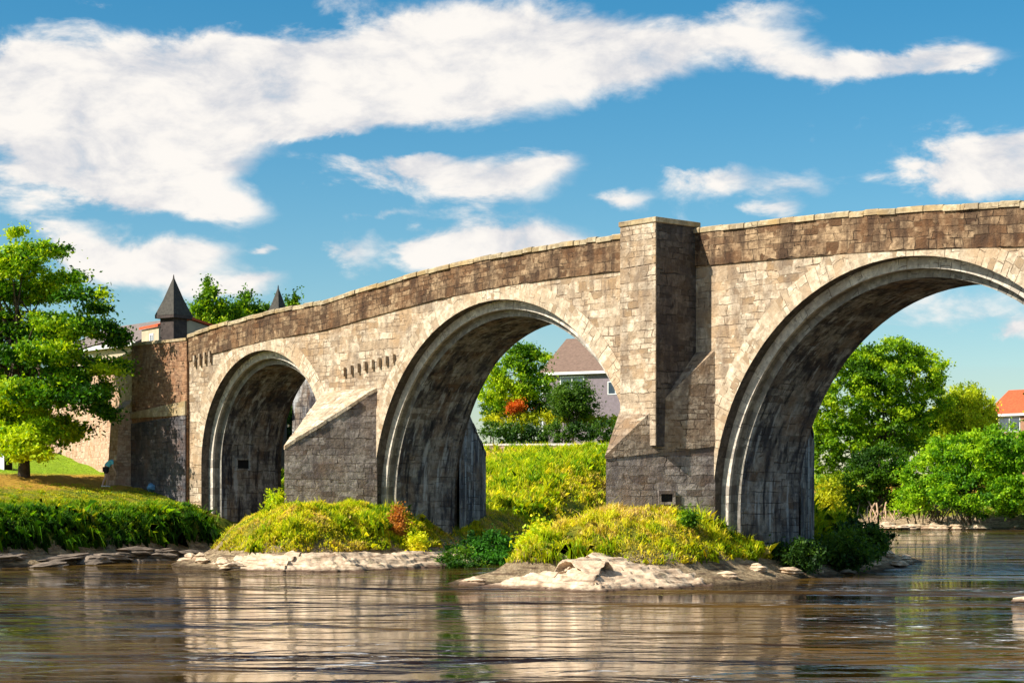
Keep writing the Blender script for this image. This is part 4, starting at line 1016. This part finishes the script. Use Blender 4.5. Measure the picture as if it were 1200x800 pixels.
for s in (-1, 1):
    for k, (dx, ln) in enumerate(((-.03,.065),(-.012,.08),(.006,.085),(.024,.075))):
        x0 = .475+dx; paths.append(([(x0,.17*s,.66),(x0+.01,.165*s,.66-ln*.5),(x0+.02,.15*s,.66-ln)], [.009,.008,.006]))
    paths.append(([(.45,.155*s,.69),(.47,.125*s,.66),(.485,.12*s,.635)], [.011,.009,.007]))
V, Fc = tube_arrays(paths, 6)
bmh = bmesh.new(); 
dg = bpy.context.evaluated_depsgraph_get(); me = bpy.data.meshes.new_from_object(bo.evaluated_get(dg)); bo.modifiers.clear(); bmh.from_mesh(me)
vs = [bmh.verts.new(p_) for p_ in V]; bmh.verts.ensure_lookup_table()
for f in Fc: bmh.faces.new([vs[i] for i in f])
nb = bmesh.ops.create_icosphere(bmh, subdivisions=1, radius=.018)['verts']
for q_ in nb: q_.co += Vector((.60, 0, 1.31))
bmh.to_mesh(me); bmh.free(); me.materials.clear(); me.materials.append(sk); bo.data = me
for p_ in me.polygons: p_.use_smooth = True
J = [((.02,0,.93), .15), ((.07,0,1.02), .15), ((.18,0,1.13), .155), ((.29,0,1.22), .14), ((.34,0,1.26), .075), ((.29,.17,1.20), .08), ((.31,.21,1.05), .062), ((.29,-.17,1.20), .08), ((.31,-.21,1.05), .062)]
skin_obj('top', J, [(0,1),(1,2),(2,3),(3,4),(3,5),(5,6),(3,7),(7,8)], sh, pe)
J = [((0,0,.93), .145), ((-.0,.09,.86), .12), ((.05,.105,.60), .088), ((-.0,-.09,.86), .12), ((.0,-.105,.60), .088)]
skin_obj('shorts', J, [(0,1),(1,2),(0,3),(3,4)], so, pe)
bm = bmesh.new(); bmesh.ops.create_icosphere(bm, subdivisions=3, radius=.115)
bmesh.ops.delete(bm, geom=[q_ for q_ in bm.verts if q_.co.x > .03 and q_.co.z < .06 or q_.co.z < -.06], context='VERTS')
me = bpy.data.meshes.new('hair'); bm.to_mesh(me); bm.free(); me.materials.append(hr); o = bpy.data.objects.new('hair', me); o.location = (.47,0,1.345); link(o, pe)
V, Fc = tube_arrays([([(x, y, .0), (x+.02, y, .05), (x+.12, y, .04), (x+.2, y, .02)], [.03,.05,.045,.025]) for x, y in ((-.0,.115), (-.2,-.115))], 8)
sho = mesh('shoes', V, Fc, M['white'], None, smooth=True); sho.parent = pe

# ------------------------------------------------------------------ sky, sun, camera
sun_dir = Vector((-.264, -.73, .63)).normalized()
wd = bpy.data.worlds.new('World'); scene.world = wd; wd.use_nodes = True; nt = wd.node_tree; nt.nodes.clear(); n = N(nt)
out = nt.nodes.new('ShaderNodeOutputWorld'); bg = nt.nodes.new('ShaderNodeBackground'); nt.links.new(bg.outputs[0], out.inputs[0])
sky = n('TexSky'); sky.sky_type = 'NISHITA'; sky.sun_disc = False; sky.sun_elevation = math.asin(sun_dir.z); sky.sun_rotation = math.atan2(sun_dir.x, sun_dir.y) % (2*math.pi)
sky.air_density = 1.0; sky.dust_density = .4; sky.ozone_density = 2.5
hs_ = n('HueSaturation', {'Color': sky.outputs[0], 'Saturation': 1.45, 'Hue': .487, 'Value': 1.22})
tc = n('TexCoord').outputs['Generated']
sp = n('SeparateXYZ', {0: tc})
az = n.math('ARCTAN2', sp.outputs[0], sp.outputs[1]); el = n.math('ARCSINE', sp.outputs[2])
pv = n('CombineXYZ', {0: az, 1: el, 2: 0.}).outputs[0]
# (px, py, rx, ry, weight): clouds given by azimuth and elevation
CL = [(40,75,130,30,.85),(130,120,150,40,.9),(60,170,120,40,.9),(230,60,110,22,.7),(330,90,130,48,.9),(470,60,120,55,.95),(600,70,110,62,1.0),(680,60,100,50,.9),(250,150,130,36,.85),(380,130,90,26,.7),(180,215,110,24,.8),(290,238,60,18,.75),
      (500,125,110,28,.7),(760,70,60,34,.6),(860,45,110,28,.8),(960,80,100,24,.85),(1070,72,85,20,.9),(1140,75,40,12,.6),(880,10,70,14,.5),
      (470,195,75,26,1.),(590,212,85,32,1.05),(640,195,40,16,.6),(1140,195,90,44,1.1),(1215,180,80,40,1.),(845,205,60,22,.75),(930,220,50,18,.6),(590,285,90,34,1.05),(520,300,50,22,.8),(410,300,50,28,.7),(700,290,30,10,.4),(440,255,60,9,.5),
      (130,300,90,34,.9),(200,300,60,26,.7),(290,332,50,18,.9),(80,270,40,20,.5),(735,238,40,12,.75),(905,245,35,11,.7),(1120,360,170,40,.5),(1190,385,40,16,.7),(170,8,60,8,.5),(310,290,14,6,.6),(90,215,120,26,.75),(200,190,110,30,.7),(20,110,110,50,.6),(310,120,120,44,.6),(530,100,100,40,.5),(230,290,70,22,.5),(640,290,50,20,.6),(150,120,110,50,.5),
      (420,172,130,11,-.6),(330,205,40,20,-.5),(760,150,90,30,-.5),(60,8,120,12,-.5),(300,15,130,10,-.5),(380,235,60,16,-.5)]
nz = n.noise(n('Mapping', {0: pv, 3: (1., 1.9, 1.)}).outputs[0], 16., 8, .60, .35)
nz2 = n.noise(n('Mapping', {0: pv, 1: (.3,.02,0), 3: (1., 2.0, 1.)}).outputs[0], 34., 7, .62, .3)
wv = n('VectorMath', {0: n('VectorMath', {0: nz.outputs['Color'], 1: (.5,.5,.5)}, operation='SUBTRACT').outputs[0], 1: (.075,.03,0)}, operation='MULTIPLY').outputs[0]
pw = n('VectorMath', {0: pv, 1: wv}, operation='ADD').outputs[0]
acc = None
for px, py, rx, ry, wt in CL:
    lat = (px-600)/F; x_, y_, z_ = lat*CS-SN, lat*SN+CS, (HZ-py)/F; a0 = math.atan2(x_, y_); e0 = math.asin(z_/math.sqrt(x_*x_+y_*y_+z_*z_))
    d_ = n('VectorMath', {0: n('VectorMath', {0: pw, 1: (a0, e0, 0)}, operation='SUBTRACT').outputs[0], 1: (F/rx, F/ry, 0)}, operation='MULTIPLY').outputs[0]
    l2 = n('VectorMath', {0: d_, 1: d_}, operation='DOT_PRODUCT').outputs['Value']
    g_ = n.math('MULTIPLY', n.math('EXPONENT', n.math('MULTIPLY', l2, -1.25)), wt)
    acc = g_ if acc is None else n.math('ADD', acc, g_)
# clouds elsewhere in the sky, away from those above
gen = n.noise(n('Mapping', {0: tc, 3: (1., 1., 2.5)}).outputs[0], 2.6, 6, .6)
da = n.math('ABSOLUTE', n.math('SUBTRACT', az, -TH+.0)); els = n.ramp(da, .34, .5)
elhi = n.ramp(el, .30, .42)
gm = n.math('MULTIPLY', n.ramp(gen.outputs[0], .50, .62), n.math('MAXIMUM', els, elhi))
f_ = n.math('ADD', n.math('MINIMUM', acc, 1.0), n.math('MULTIPLY', n.math('SUBTRACT', nz.outputs[0], .5), 1.9))
f_ = n.math('ADD', f_, n.math('MULTIPLY', n.math('SUBTRACT', nz2.outputs[0], .5), .5))
cm = n.ramp(f_, .20, .88); cm = n.math('MAXIMUM', cm, gm)
shade = n.ramp(n.math('ADD', n.math('MULTIPLY', nz2.outputs[0], .35), n.math('MULTIPLY', nz.outputs[0], .65)), .38, .58)
ccol = n.mix(shade, (6.9,7.0,7.4), (9.9,9.5,9.0))
skc = n.mix(cm, hs_.outputs[0], ccol)
nt.links.new(skc, bg.inputs[0]); bg.inputs[1].default_value = .062
sl = bpy.data.lights.new('sun', 'SUN'); sl.energy = 5.0; sl.angle = math.radians(.5); sl.color = (1., .93, .82)
so_ = bpy.data.objects.new('sun', sl); so_.rotation_euler = sun_dir.to_track_quat('Z', 'Y').to_euler(); so_.location = (0,-20,60); link(so_)
cam = bpy.data.cameras.new('camera'); cam.sensor_width = 36; cam.lens = F/1200*36; cam.shift_y = (HZ-400)/1200; cam.clip_end = 12000; cam.clip_start = .1
co = bpy.data.objects.new('camera', cam); co.location = (0, 0, EYE); co.rotation_euler = (math.radians(90), 0, TH); link(co); scene.camera = co
scene.view_settings.view_transform = 'Standard'; scene.view_settings.look = 'None'; scene.view_settings.gamma = 1; scene.view_settings.exposure = .7
scene.render.engine = 'CYCLES'; scene.cycles.use_denoising = True; scene.cycles.max_bounces = 6; scene.cycles.diffuse_bounces = 3; scene.cycles.glossy_bounces = 3; scene.cycles.transparent_max_bounces = 4
